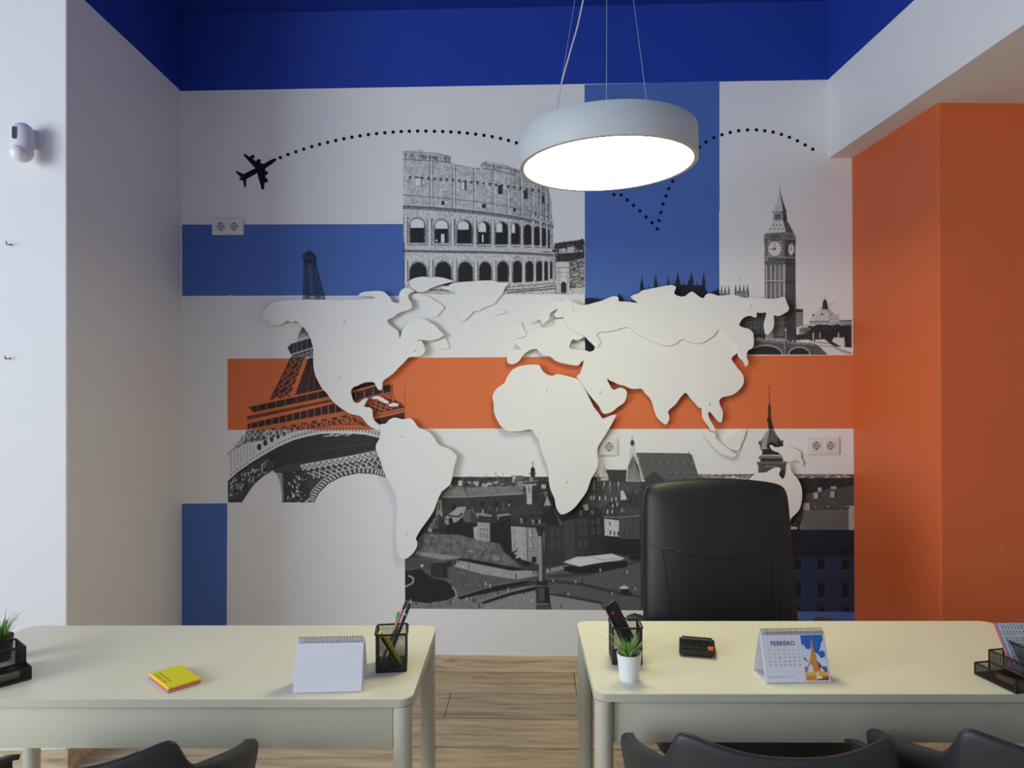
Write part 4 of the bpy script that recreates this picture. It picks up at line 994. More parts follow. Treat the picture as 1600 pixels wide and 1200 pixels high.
# lawns, roads, square
P.poly(zl([(60, 690), (440, 745), (760, 800), (960, 850), (960, 880), (1150, 880), (1250, 840), (1250, 960), (1050, 960), (400, 1120), (-60, 1160), (-60, 760)]), 80, n=8, sn=8)
P.poly(zl([(60, 692), (460, 745), (420, 760), (300, 770), (50, 720)]), 118, n=8)
P.poly(zl([(430, 775), (700, 800), (960, 862), (1140, 870), (1145, 910), (960, 945), (660, 900), (400, 830)]), 128, n=8)
P.poly(zl([(420, 758), (520, 760), (760, 805), (1000, 845), (1000, 868), (900, 866), (640, 815), (440, 775)]), 30, n=6)
P.poly(zl([(330, 840), (640, 895), (960, 950), (1000, 965), (400, 1110), (380, 1010), (340, 930)]), 84, n=8, sn=6)
P.poly(zl([(-60, 760), (200, 780), (380, 790), (370, 850), (180, 860), (-60, 840)]), 72, n=6)
P.poly(zl([(190, 795), (330, 790), (340, 925), (260, 935), (185, 915)]), 52, n=5); P.poly(zl([(290, 792), (332, 790), (340, 925), (300, 932)]), 36, n=4); P.poly(zl([(330, 785), (375, 780), (380, 825), (335, 830)]), 38); P.pl(zl([(190, 795), (240, 783), (332, 788)]), 1.2, 100)
P.poly(zl([(-60, 870), (100, 850), (200, 930), (330, 960), (395, 1020), (405, 1090), (330, 1130), (160, 1155), (-60, 1130)]), 32, n=3)
P.pl(zl([(380, 1010), (412, 1050), (420, 1105), (395, 1112)]), 2.2, 128); P.pl(zl([(-10, 910), (35, 935), (30, 975), (-40, 1010)]), 2.4, 128); P.rect(*zl([(102, 810)])[0], *zl([(120, 835)])[0], 165)
P.poly(zl([(-60, 1130), (160, 1158), (400, 1120), (1140, 990), (1260, 960), (1260, 1250), (-60, 1250)]), 104, n=10, sn=6)
P.poly(zl([(430, 1100), (760, 1000), (1050, 950), (1050, 985), (800, 1040), (450, 1125)]), 34, n=4); P.poly(zl([(640, 1145), (900, 1060), (1145, 1000), (1145, 1035), (900, 1090), (660, 1165)]), 34, n=4); P.pl(zl([(640, 1142), (900, 1056), (1145, 996)]), 1.0, 120); P.pl(zl([(430, 1098), (760, 998), (1050, 948)]), 1.0, 110)
P.poly(zl([(700, 1165), (900, 1095), (1150, 1040), (1150, 1210), (640, 1210)]), 116, n=8)
P.poly(zr([(60, 900), (180, 870), (330, 850), (690, 800), (690, 1170), (20, 1170), (20, 960)]), 84, n=6)
P.poly(zr([(60, 895), (200, 870), (190, 895), (60, 925)]), 118, n=8)
P.poly(zr([(70, 1050), (410, 1120), (440, 1170), (60, 1170)]), 116, n=6)
P.poly(zr([(60, 965), (300, 990), (540, 1045), (690, 1080), (690, 1092), (520, 1062), (280, 1006), (60, 985)]), 62); P.poly(zr([(60, 1052), (260, 1082), (440, 1120), (440, 1135), (240, 1098), (60, 1068)]), 60)
P.poly(zr([(600, 815), (690, 800), (690, 835), (620, 835)]), 40); P.poly(zr([(60, 935), (300, 925), (690, 830), (690, 850), (320, 945), (60, 955)]), 66)
# market tents, parasol
P.poly(zr([(170, 880), (600, 840), (605, 880), (440, 915), (260, 930), (180, 910)]), 30, n=12)
P.poly(zr([(172, 850), (260, 816), (330, 812), (500, 794), (582, 824), (560, 836), (440, 850), (280, 880)]), 176, n=8); P.pl(zr([(370, 815), (440, 838), (560, 822)]), .8, 96); P.pl(zr([(260, 818), (275, 830), (350, 812)]), .8, 140)
P.poly(zr([(545, 1022), (580, 1004), (612, 1022), (600, 1030), (556, 1030)]), 172); P.poly(zr([(555, 1032), (605, 1030), (640, 1070), (560, 1075)]), 36, n=14)
P.rect(*zr([(620, 808)])[0], *zr([(686, 838)])[0], 34, n=10)
# people on the square
for x, y in ((104, 965), (98, 985), (256, 970), (300, 980), (185, 1055), (205, 1055), (500, 1050), (540, 1060), (600, 905), (158, 1140), (655, 1018), (350, 910), (420, 895), (432, 905), (70, 900), (82, 895)):
    a = zr([(x, y)])[0]; P.line(a, (a[0], a[1]+4.5), 1.6, 150 if RNG.random() > .45 else 34); P.ell(a[0], a[1]-.8, .9, .9, 60)
for x, y in ((530, 830), (478, 825), (678, 980), (720, 1000), (672, 1070), (790, 1065), (1022, 1060), (1092, 1130), (590, 1140), (620, 1180), (570, 1135), (510, 1120), (60, 1155), (365, 1155), (405, 785), (440, 780), (1105, 880), (1130, 890), (950, 920), (880, 1035), (188, 1165), (10, 1140)):
    a = zl([(x, y)])[0]; P.line((a[0], a[1]-3), (a[0], a[1]+3.5), 1.7, 150 if RNG.random() > .6 else 30); P.ell(a[0], a[1]-3.5, .9, .9, 50)
# monument column
P.poly(z([(868, 1000), (945, 1000), (948, 1170), (872, 1170)]), 54, n=6); P.poly(z([(886, 1035), (922, 1035), (922, 1115), (886, 1115)]), 76, n=5); P.poly(z([(925, 1000), (948, 1000), (965, 1170), (925, 1170)]), 32)
P.poly(z([(872, 1135), (945, 1135), (968, 1170), (868, 1170)]), 74, n=6); P.line(*z([(870, 1135), (950, 1135)]), 1.2, 120)
P.poly(z([(876, 990), (938, 990), (950, 1022), (872, 1022)]), 44); P.line(*z([(872, 1022), (950, 1022)]), 1.2, 100)
P.poly(z([(886, 700), (916, 700), (926, 992), (890, 992)]), 104, n=5); P.poly(z([(906, 700), (917, 700), (928, 992), (912, 992)]), 54, n=4); P.poly(z([(890, 700), (896, 700), (900, 992), (894, 992)]), 142, n=4)
P.poly(z([(862, 640), (928, 640), (924, 668), (912, 712), (884, 712), (872, 668)]), 44, n=8); P.poly(z([(850, 632), (940, 632), (936, 646), (855, 646)]), 70)
def tint_square(U, V):
    c = np.empty(U.shape+(3,)); c[:] = TW
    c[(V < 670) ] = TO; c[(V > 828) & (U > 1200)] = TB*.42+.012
    return c
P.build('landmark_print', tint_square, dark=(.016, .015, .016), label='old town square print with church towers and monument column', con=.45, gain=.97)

# ------------------------------------------------------------------ flight path and aeroplane
bm = NB()
def dot(u, v, r=2.75):
    mur_poly(bm, [(u+r*math.cos(t), v+r*math.sin(t)) for t in np.linspace(0, 2*PI, 17)[:-1]], .0014)
dots = [(438, 246.2), (450, 241.5), (462.2, 237.2), (474.5, 233), (487, 229.2), (499.3, 225.5), (512, 222.5), (524.5, 219.5), (537.2, 216.8), (549.8, 214.3), (562.5, 212.3), (575.5, 210.3), (588.3, 208.8), (601.2, 207.5), (614.2, 206.3), (626.8, 205.5), (639.5, 205), (652.5, 204.8), (665.3, 204.8), (678.7, 205.2), (691.7, 205.4), (704.5, 206), (717.5, 207), (730.3, 208.1), (743.2, 209.6), (756, 211.5), (769, 213.6), (782, 216.3), (794.4, 219.5), (806.8, 223.2)]
dots += [(819+k*11.7, 227.3+k*5.2+k*k*.1) for k in range(13)]
dots += [(970.5, 304.5), (980, 312.5), (990, 321), (1000, 329.5), (1009.5, 339), (1018.5, 348), (1027, 357.5), (1029.7, 344.5), (1032.7, 332), (1036, 319), (1040.5, 306.5), (1045, 294.5)]
dots += [(1051, 283), (1058, 272), (1066, 261), (1074.5, 249), (1083.5, 239.5), (1092.8, 229.9), (1103, 221.9), (1115.5, 215.2), (1128, 210.5), (1141, 207), (1154, 204.3), (1168, 203), (1182, 203), (1195, 204.3), (1208, 206.5), (1221, 210), (1233.5, 214.5), (1246, 220), (1258, 226.5), (1270, 233.2)]
for u, v in dots: dot(u, v)
obj('flight_path_dots', bm, M_BLACKV, MUR, flat=True)
pl = [(608, 472), (605, 484), (580, 505), (545, 528), (537, 535), (540, 550), (552, 550), (555, 565), (545, 575), (538, 575), (540, 592), (552, 597), (555, 612), (545, 622), (533, 622), (531, 660), (522, 668), (514, 660), (487, 562), (420, 600), (417, 650), (408, 652), (398, 607), (378, 606), (372, 600), (386, 590), (355, 560), (353, 550), (362, 548), (400, 568), (475, 532), (405, 455), (402, 443), (412, 442), (442, 462), (450, 450), (468, 448), (473, 460), (465, 470), (458, 472), (480, 488), (490, 475), (505, 474), (512, 484), (505, 497), (525, 505), (570, 480), (595, 470)]
bm = NB(); mur_poly(bm, in_map(0, (280, 130), 4, pl), .0014)
obj('aeroplane_silhouette', bm, M_BLACKV, MUR, flat=True)['label'] = 'black aeroplane silhouette'

# ------------------------------------------------------------------ the cut-out world map: painted boards held off the wall
def chaikin(p, n=2):
    p = np.array(p, float)
    for _ in range(n):
        q = np.roll(p, -1, 0); a = p*.75+q*.25; b = p*.25+q*.75
        p = np.stack([a, b], 1).reshape(-1, 2)
    return p
GRP_MAP = 'white boards of the cut-out world map'
def board(label, uv, front=.038, th=.012, holes=(), caps=(), bevel=.0012):
    p = chaikin(wall(uv, front)); c = p.mean(0)
    cu = bpy.data.curves.new('outline', 'CURVE'); cu.dimensions = '2D'; cu.fill_mode = 'BOTH'
    cu.extrude = th/2-bevel; cu.bevel_depth = bevel; cu.bevel_resolution = 1; cu.offset = -bevel
    for ring in [p]+[chaikin(wall(h, front)) for h in holes]:
        sp = cu.splines.new('POLY'); sp.points.add(len(ring)-1)
        for q, (x, y) in zip(sp.points, ring-c): q.co = (x, y, 0, 1)
        sp.use_cyclic_u = True
    co = bpy.data.objects.new('outline', cu)
    me = bpy.data.meshes.new_from_object(co); me.name = 'map_board'
    bpy.data.objects.remove(co); bpy.data.curves.remove(cu)
    me.materials.clear(); me.materials.append(M_MAP)
    o = bpy.data.objects.new('map_board', me)
    off = front-th/2
    w = WP+WE*c[0]-WN*off
    o.location = (w[0], w[1], c[1]); o.rotation_euler = (PI/2, 0, -AL)
    link(o); tag(o, label, 'wall map', GRP_MAP)
    smooth(me, 30)
    for uvc in caps:
        q = wall(uvc, front)[0]-c
        b = NB(); lathe(b, [(.0075, 0), (.0075, .0022), (.0062, .0042), (.0035, .0054), (0, .0058)], 20)
        obj('screw_cap', b, M_MAP, o, loc=(q[0], q[1], th/2))
    # spacers that carry the board
    if front-th > .008:
        for uvc in (caps or [tuple(np.mean(np.array(uv), 0))]):
            q = wall(uvc, front)[0]-c
            b = NB(); cyl(b, (0, 0, 0), .009, front-th-.0005, seg=14)
            obj('spacer', b, M_MAP, o, loc=(q[0], q[1], -th/2-(front-th)/2))
    return o

NA = [(410, 489), (412, 483), (418, 478), (428, 473), (438, 469.5), (455, 468.5), (475, 468), (505, 468.3), (540, 468.3), (560, 467.8), (575, 467), (588, 466.3), (583, 463), (570, 463), (561, 462.5), (560, 460), (567, 456), (578, 455), (592, 454), (600, 455.5), (606, 461), (612, 467), (611, 470.5), (617, 473), (624, 473.5), (624, 470), (623, 460), (626, 454), (631, 450), (638, 449.5), (645, 452.5), (648, 456), (643, 456.5), (638, 460), (637.5, 465), (641, 470), (644, 476), (643, 480.5), (639, 484.5), (626, 487.5), (620, 491), (615, 496), (606, 499), (604.5, 502), (608, 506), (613, 511), (620, 515), (623, 519), (624, 526), (625, 530), (626, 524), (627.5, 517), (631, 512), (635, 506), (641, 499), (652, 496.5), (660, 497.5), (668, 500), (673, 503.5), (680, 508), (685, 514), (690, 519.5), (694.5, 523), (690, 527), (682, 530.5), (672, 532.5), (662, 531.5), (655, 530.5), (651, 533.5), (657, 531.5), (660, 533), (663, 540), (665, 548), (662, 553), (659, 556.5), (652, 557.5), (645, 557.8), (639, 558.5), (635, 562), (632, 566), (629, 569), (624, 573.5), (619, 579), (614, 584.5), (607, 589.5), (599, 594.5), (597, 599), (598, 605), (595.5, 610.5), (591, 609.5), (587, 602.5), (584.5, 597), (577, 597), (570, 597.5), (564, 600), (559, 603), (553, 604.5), (549, 608.5), (548, 613), (549.5, 620), (551.5, 626.5), (556, 630), (561, 629), (567, 624), (573, 621.5), (575, 623), (572, 628), (568.5, 634), (570.5, 636.5), (575, 636), (580, 637.5), (582, 642), (582, 650), (584, 656.5), (588, 660.5), (592, 663), (593.5, 669), (591, 673), (584, 669.5), (577, 666), (572, 661), (566, 652.5), (560, 649), (550, 648), (540, 643), (526, 633), (517, 624.5), (510.5, 614), (503, 607.5), (498.5, 599), (492.5, 587.5), (489.5, 574), (489, 560), (490, 546), (488, 540), (485.5, 530), (482.5, 522.5), (479, 516), (474, 511), (468, 506), (464, 501.5), (459, 501), (455, 504), (452, 502.3), (450, 500.5), (446, 502), (440, 506), (432, 508.5), (426, 508.5), (424, 504.5), (418, 501), (411, 497.5)]
board('white map board shaped like North America over the iron tower print', NA, .038, caps=[(537, 503), (670, 504)])
US = [(489.5, 541.5), (505, 541), (535, 541), (565, 541), (590, 543.5), (597, 549.5), (600, 545), (608, 548), (614, 552), (622, 546), (632, 540.5), (642, 537), (650, 534), (656, 532.5), (660, 535), (663, 541), (664.5, 548), (661.5, 553), (658.5, 556), (652, 557), (645, 557.3), (639, 558), (635, 561.5), (632, 565.5), (629, 568.5), (624, 573), (619, 578.5), (614, 584), (607, 589), (599, 594), (597, 599), (597.5, 605), (595.3, 610), (591.3, 609), (587.3, 602), (584.8, 596.5), (577, 596.5), (570, 597), (564, 599.5), (559, 602.5), (553, 604), (548.6, 608.5), (547.5, 613.5), (541, 615.5), (537, 612.5), (533, 609), (527, 609.5), (522, 605.5), (511, 604), (503, 602.5), (498.8, 598.5), (492.8, 587), (489.8, 574), (489.4, 560)]
board('thin white overlay board for the United States on the North America board', US, .0420, .0038, caps=[(530, 589.5), (647, 548)], bevel=.0006)
board('pointed white map board over the amphitheatre print, left of the Greenland board', [(638.5, 439.5), (645, 435), (656, 432.5), (663, 432), (673, 434), (680, 432), (694, 434), (703, 437), (710, 438.7), (706, 440.5), (695, 443), (688, 445), (680, 447), (677, 449), (672, 450.5), (668, 454), (660, 456.6), (654, 456.4), (648, 454), (643, 450), (640.5, 445)], .026, .010)
board('white map board shaped like Baffin Island, between the North America and Greenland boards', [(641, 463), (644, 459), (652, 458), (660, 459.5), (667, 462), (680, 469), (694.5, 479), (693, 482.5), (688, 488), (683, 495.5), (678, 496), (671, 493), (667, 485), (664, 475), (660, 472), (650, 468), (645, 468), (642, 466)], .011, .010)
board('white map board shaped like Greenland below the amphitheatre print', [(687, 449), (692, 447), (700, 448), (703, 445), (701, 444), (712, 443), (718, 440.5), (740, 439.5), (755, 438), (771, 438), (778, 441), (784, 442), (796, 441.5), (793, 446), (789, 449), (787, 456), (783, 462), (777, 468), (773, 475), (768, 477), (757, 480), (750, 486), (744, 486), (740, 486), (735, 493), (729, 498), (724, 503), (719, 500), (714, 492), (713, 480), (715, 470), (713, 460), (709, 456), (698, 453)], .014, .010)
board('small oval white map board right of the Greenland board', [(763, 486), (766, 483.5), (775, 483), (786, 483), (791, 486), (788, 489.5), (775, 493), (767, 491)], .009, .008)
board('small triangular white map board right of the North America board', [(681, 540), (684, 534), (690, 529), (697, 528), (699, 534), (703, 543), (700, 545.5), (692, 545), (685, 542)], .009, .008)
board('small curved white map board shaped like Cuba', [(579.5, 622.5), (585, 619), (591, 618.6), (597, 621), (603, 625), (608.5, 628.5), (607, 631), (601, 630), (595, 626), (588, 623), (583, 624)], .030, .009)
board('tiny flat white map board right below the Cuba board', [(605.5, 634), (610, 630.3), (617, 628.8), (623.5, 632), (622, 634.5), (614, 635.5), (608, 635)], .030, .009)
board('white map board shaped like South America', [(592, 664), (597, 662.3), (603, 662.3), (607, 656.5), (614, 652.3), (621, 653), (627, 655), (633, 655), (639, 653), (644, 655), (648, 660), (652, 667), (658, 670), (667, 672), (674, 678), (679, 685), (684, 694), (690, 698), (698, 699), (705, 703), (711, 709), (714.5, 714), (712, 722), (709, 732), (707, 745), (704, 757), (697, 763), (690, 768), (687, 775), (683, 783), (679, 796), (674, 805), (666, 816), (657, 828), (648.5, 843), (652, 846), (652, 853), (648, 862), (640, 870), (632, 874.5), (625, 871), (621, 862), (619, 848), (619, 830), (620, 805), (621, 785), (617, 768), (610, 755), (602, 744), (597, 726), (591, 712), (587, 703), (587, 695), (592, 687), (595, 680), (593.5, 670)], .040, caps=[(627, 682), (635, 833.5)])
board('white map board shaped like Africa', [(789, 598), (792, 589), (798, 580), (808, 573), (822, 570), (840, 569), (844, 572), (847, 579), (854, 585), (862, 587.5), (868, 585.5), (870, 584), (880, 586), (893, 589), (902, 592), (908, 597), (914, 608), (922, 624), (928, 637), (936, 646), (941.5, 655), (948, 652), (956, 649), (964, 647.5), (961, 653.5), (953, 668), (944, 683), (936, 695), (933, 702), (934, 715), (935, 727), (931, 737), (924, 747), (920, 760), (916, 770), (907, 782), (897, 795), (885, 802.5), (877, 804.5), (873, 801), (868, 791), (867, 780), (863, 772), (859, 762), (857, 748), (858, 738), (854, 725), (847, 708), (843, 693), (841, 684), (836, 680), (832, 671.5), (824, 671), (815, 674), (802, 674), (794, 674.5), (784, 668), (776, 656), (771, 642), (772, 632), (769, 622), (771, 614), (776, 607), (785, 600.5)], .042, caps=[(852.5, 611), (884, 753)])
EU = [(792, 553), (792, 566), (797, 569), (802, 569.3), (810, 566), (814, 561), (816, 556.5), (824, 549), (832, 545.5), (839, 545), (842, 549), (846, 554), (851, 556), (858, 555.5), (862, 559), (868, 564), (876, 567), (890, 570), (904, 572), (907, 567), (912.5, 562.5), (911.5, 567), (910, 573), (907, 583), (903, 586), (900, 589.5), (905, 594), (911, 602), (917, 612), (925, 622), (933, 631), (937, 636), (939, 642), (943, 647), (950, 646), (958, 643), (965, 636), (974, 631), (978, 625), (980, 616), (979, 610), (973, 606), (966, 606), (962, 609), (957, 609), (953, 602), (948.2, 592), (949.5, 591), (952, 594.5), (960, 597), (966, 601), (976, 602.5), (984, 607), (992, 608), (1000, 607), (1004, 608), (1008, 615), (1016, 622), (1020, 631), (1022, 640), (1026, 652), (1034, 660), (1040.5, 664.5), (1045, 659), (1046.5, 650), (1043, 643.5), (1048, 638), (1056, 632), (1064, 620), (1070, 613.5), (1074, 615), (1080, 624), (1088, 632), (1091, 637), (1097, 637.5), (1097, 645), (1097.5, 653), (1103, 661), (1109.5, 668.5), (1111, 674), (1118, 673.5), (1117, 668), (1111, 659), (1107, 650), (1106.5, 644.5), (1109.5, 643), (1115, 649.5), (1121, 658), (1126, 661), (1129, 657), (1130, 643), (1127, 637), (1124, 630), (1124, 625), (1129, 620), (1140, 619), (1149, 615), (1157, 608), (1162, 600), (1163, 592), (1160, 583), (1153, 576), (1150, 571), (1146, 566), (1142.5, 561), (1146, 556), (1151, 553), (1153, 545), (1150, 530), (1120, 505), (1060, 515), (980, 500), (930, 512), (905, 508), (896, 500), (890, 488), (888, 478), (880, 472), (870, 468), (862, 472), (850, 480), (840, 490), (833, 499.5), (834, 503.5), (840, 500), (844.5, 498.5), (847, 508.5), (853, 503), (859, 498.5), (858.5, 491), (864, 486), (871.5, 482), (871.5, 484.5), (866, 490), (866, 495), (872, 496.5), (880, 495), (880, 498.5), (872, 498.5), (866, 499), (867, 508), (860, 510.5), (853, 511), (846, 512.5), (841, 507), (838, 512), (832, 516), (825, 518), (822, 526), (815, 532), (804, 535), (806, 538.5), (811, 541), (813.5, 545.5), (806, 547), (796, 546)]
BS = [(895.5, 529), (900, 532.5), (908, 530), (914, 525.5), (918, 531), (925, 537), (930, 542), (928, 548), (920, 550), (915, 546.5), (902, 546), (892, 545), (889.5, 541), (892, 535)]
board('white map board shaped like Europe and southern Asia with a hole for the Black Sea', EU, .040, holes=[BS], caps=[(937, 612.5), (1107, 631)])
RU = [(880, 470), (879, 478), (879, 488), (880.5, 500), (884, 508), (892, 515), (900, 520), (908, 523), (914, 525), (918, 530.5), (925, 536.5), (929.5, 541), (932, 543), (936, 543.5), (935, 540), (939, 535), (934, 528), (931, 524), (936, 520), (941, 517.5), (946, 520), (951, 517), (960, 517), (970, 513), (977, 511), (984, 512), (993, 521), (1005, 527), (1014, 533), (1025, 535), (1035, 540), (1045, 540), (1057, 538), (1064, 529.5), (1072, 532), (1080, 536), (1090, 537), (1098, 536), (1105, 532), (1112, 527), (1117, 524), (1121, 514.5), (1128, 518), (1133, 525), (1140, 532), (1147, 538), (1152, 542), (1152, 552), (1155, 559.5), (1160, 563), (1163, 567.5), (1165, 573), (1168, 571.5), (1170, 565), (1167, 560), (1167, 553), (1169, 547), (1175, 545), (1178, 541), (1178, 522), (1174, 516), (1168, 513), (1162, 512), (1156, 509.5), (1155, 506), (1160, 498), (1167, 494), (1174, 493), (1180, 497), (1183, 494), (1182, 488.5), (1184, 488), (1190, 489.5), (1196, 488), (1199, 489), (1197, 495), (1194, 506), (1194, 512), (1196, 521), (1198, 523.5), (1204, 520), (1208, 514), (1210, 507), (1209, 495), (1209.5, 492), (1216, 494.5), (1222, 492), (1227, 489), (1232, 486), (1233.5, 481), (1230, 474), (1227, 463.5), (1222, 464), (1214, 466.5), (1205, 466.5), (1190, 466), (1175, 465), (1162, 465), (1155, 463), (1147, 460), (1135, 461), (1122, 462.5), (1115, 459), (1108, 458), (1103, 460), (1100, 466), (1095, 465), (1090, 461.5), (1085, 457), (1081, 455), (1076, 458), (1071, 463), (1063, 463.5), (1055, 460.5), (1053, 457), (1057, 449.5), (1054, 446), (1047, 445), (1030, 448.5), (1010, 452), (1001, 454.5), (1000, 458), (988, 461), (985, 464), (990, 468.5), (998, 473), (990, 472.5), (980, 471), (968, 471), (966, 470), (967, 465), (963, 462.5), (956, 463), (948, 466.5), (940, 470), (928, 473), (918, 476), (908, 477), (900, 473), (890, 468.5), (883, 467.5)]
board('long white map board shaped like Russia, raised above the southern Asia board', RU, .0500, .0095, caps=[(895, 483.5), (1171, 477.5)], bevel=.0010)
board('small white map board shaped like Great Britain', [(805, 507), (808, 503), (812, 505), (816, 502.5), (815.5, 508), (818, 515), (822, 520), (823.5, 524), (818, 526.5), (811, 528), (805, 529.3), (811, 524.5), (808.5, 521), (811, 518), (808, 513.5)], .010, .009)
board('slanting white map board shaped like Sumatra and Java', [(1096.5, 671), (1104, 672), (1112, 676), (1118, 674), (1119, 684), (1121, 688), (1128, 693), (1136, 700), (1146, 706), (1152, 711.5), (1146, 715), (1137, 713), (1122, 707), (1112, 695), (1105, 686), (1098, 678)], .026, .010)
board('white map board shaped like Borneo, right of the Sumatra board', [(1130, 689), (1134, 684), (1140, 681), (1150, 674), (1160, 671), (1166.5, 672), (1165, 677), (1162, 688), (1158, 694), (1156, 704), (1148, 704), (1138, 702), (1132, 698)], .013, .011)
board('white map board shaped like New Guinea beside the domed tower print', [(1202.5, 696.5), (1206, 695), (1212, 700), (1222, 697.5), (1235, 698), (1247, 703), (1253, 708), (1251, 714), (1256, 722), (1255, 728), (1251, 724), (1248, 719.5), (1241, 720), (1232, 722), (1225, 719), (1221, 711), (1217, 707), (1207, 704.5)], .018, .010)
board('white map board shaped like Australia, half hidden by the black office chair', [(1168, 755), (1172, 749), (1176, 744.5), (1182, 740.5), (1190, 738.5), (1198, 739), (1205, 734), (1213, 730), (1220, 731), (1220, 735), (1217, 740), (1219.5, 745), (1224, 750), (1228, 744), (1230, 731), (1233, 722.5), (1236, 733), (1239, 740), (1246, 747), (1252, 758), (1254, 770), (1253, 784), (1250, 796), (1243, 803.5), (1236, 810), (1234, 816), (1227, 815), (1215, 805), (1205, 790), (1190, 785), (1175, 775), (1167, 762)], .030, .012)

# ------------------------------------------------------------------ wall sockets
def socket(label, u0, u1, v0, v1, n):
    c = wall([((u0+u1)/2, (v0+v1)/2)], .004)[0]
    a = wall([(u0, v1), (u1, v0)], .004); w = abs(a[1, 0]-a[0, 0]); h = abs(a[1, 1]-a[0, 1])
    t = thing('wall_socket', label, 'socket', wpt(c[0], c[1], .0015), -AL, None)
    b = NB(); prism(b, rrect(w, h, .006, 4), 0, .009)
    bmesh.ops.bevel(b, geom=[e for e in b.edges if all(abs(v.co.z-.009) < 1e-6 for v in e.verts)], offset=.002, segments=2, affect='EDGES')
    bmesh.ops.transform(b, matrix=RX(PI/2), verts=b.verts)
    obj('cover_plate', b, M_SOCK, t)
    step = w/n
    for i in range(n):
        x = (i-(n-1)/2)*(step-.012 if n > 1 else 0)
        s = min(h, step)*.70
        b = NB(); prism(b, rrect(s, s, .003, 3), .0085, .0112); bmesh.ops.transform(b, matrix=RX(PI/2), verts=b.verts)
        ins = obj('socket_insert', b, M_SOCK, t, loc=(x, 0, 0))
        R = s*.37
        b = NB(); lathe(b, [(R, .0118), (R, .0113), (R*.93, .0113), (R*.93, .01145), (0, .01145)], 28)
        bmesh.ops.transform(b, matrix=RX(PI/2), verts=b.verts); obj('socket_well', b, M_SOCKD, ins)
        b = NB()
        for dx, dz, r in ((-R*.42, 0, .0028), (R*.42, 0, .0028), (0, R*.82, .0034), (0, -R*.82, .0034)):
            cyl(b, (dx, -.0118, dz), r, .0006, None, 12)
            vs = b.verts[-24:] if False else None
        bm2 = NB()
        for dx, dz, r in ((-R*.42, 0, .0026), (R*.42, 0, .0026), (0, R*.84, .0036), (0, -R*.84, .0036)):
            cyl(bm2, (0, 0, 0), r, .0007, TR(dx, -.0119, dz) @ RX(PI/2), 12)
        b.free(); obj('contact_hole', bm2, M_DARK, ins)
    return t
socket('double white wall socket on the edge of the blue block, below the aeroplane', 332, 381, 341.5, 367.5, 2)
socket('double white wall socket beside the domed tower print', 1260, 1311, 682.5, 710, 2)
socket('single white wall socket half behind the Africa board', 937.5, 965, 684, 711.5, 1)

# ------------------------------------------------------------------ pendant lamp
LC = Vector((.387, 2.35, 2.213)); LR = .302
t = thing('pendant_lamp', 'round white drum pendant lamp with a lit diffuser hanging above the desks', 'lamp', LC)
t.rotation_euler = (0, math.radians(-1.6), 0)
b = NB()
lathe(b, [(LR-.018, .009), (LR-.016, .0), (LR-.002, .0), (LR, .003), (LR, .103), (LR-.003, .107), (.02, .107), (0, .107)], 96)
obj('housing', b, M_LAMP, t)
b = NB(); lathe(b, [(LR-.0175, .010), (LR-.03, .0095), (0, .0095)], 96)
obj('diffuser', b, M_DIFF, t)['label'] = 'glowing white diffuser'
Minv = (Matrix.Translation(LC) @ RY(math.radians(-1.6))).inverted()
top = Vector((LC.x+.004, LC.y, ZC))
for uv, yy in (((860, 197), 2.44), ((945, 178), 2.58), ((1018.5, 181), 2.50)):
    e = on_y(*uv, yy)
    e = Minv @ e; e.z = .107; rr = math.hypot(e.x, e.y)
    if rr > LR-.02: e.x *= (LR-.02)/rr; e.y *= (LR-.02)/rr
    s = Minv @ (top+Vector((e.x*.06, e.y*.06, -.02)))
    b = NB(); tube(b, [e, e.lerp(s, .5), s], .0011, 6)
    obj('suspension_wire', b, M_WIRE, t)
    b = NB(); cyl(b, (e.x, e.y, .111), .005, .010, None, 12); obj('wire_clamp', b, M_WIRE, t)
e = Minv @ on_y(864, 194, 2.40); e.z = .107
pts = [e, Minv @ on_y(872, 155, 2.39), Minv @ on_y(889, 88, 2.37), Minv @ on_y(905, 30, 2.36), Minv @ on_y(922, -60, 2.35), Minv @ on_y(940, -180, 2.35), Minv @ (top+Vector((0, 0, -.02)))]
def spline(P, n=8):
    P = [Vector(p) for p in P]; out = []
    Q = [P[0]*2-P[1]]+P+[P[-1]*2-P[-2]]
    for i in range(1, len(Q)-2):
        for k in range(n):
            u = k/n; a, b2, c, d = Q[i-1:i+3]
            out.append(.5*((2*b2)+(c-a)*u+(2*a-5*b2+4*c-d)*u*u+(3*b2-a-3*c+d)*u**3))
    out.append(P[-1]); return out
b = NB(); tube(b, spline(pts), .0026, 8); obj('power_cord', b, M_CORD, t)
b = NB(); lathe(b, [(.0, -.035), (.05, -.035), (.06, -.03), (.062, 0), (0, 0)], 40)
obj('ceiling_canopy', b, M_LAMP, t, loc=Minv @ top)

# ------------------------------------------------------------------ motion sensor and hooks on the column
c = on_y(30, 225, YC-.045)
t = thing('motion_sensor', 'white capsule motion sensor on a bracket high on the left column', 'sensor', (c.x, YC-.001, c.z), .35)
b = NB(); box(b, (.018, -.010, .03), (.042, .020, .075), bev=.004); obj('wall_bracket', b, M_SENS, t)
b = NB(); cyl(b, (.012, -.027, .02), .011, .02, RX(0), 12); box(b, (.012, -.024, .02), (.018, .03, .03), bev=.003); obj('swivel', b, M_SENS, t)
def capsule(bm, w, d, h, seg=10):
    r = w/2
    prof = [(0, -h/2)]+[(r*math.sin(a), -h/2+r-r*math.cos(a)) for a in np.linspace(.15, PI/2, 8)]+[(r*math.cos(a), h/2-r+r*math.sin(a)) for a in np.linspace(0, PI/2-.15, 8)]+[(0, h/2)]
    vs = lathe(bm, prof, 28); bmesh.ops.scale(bm, vec=(1, d/w, 1), verts=vs); return vs
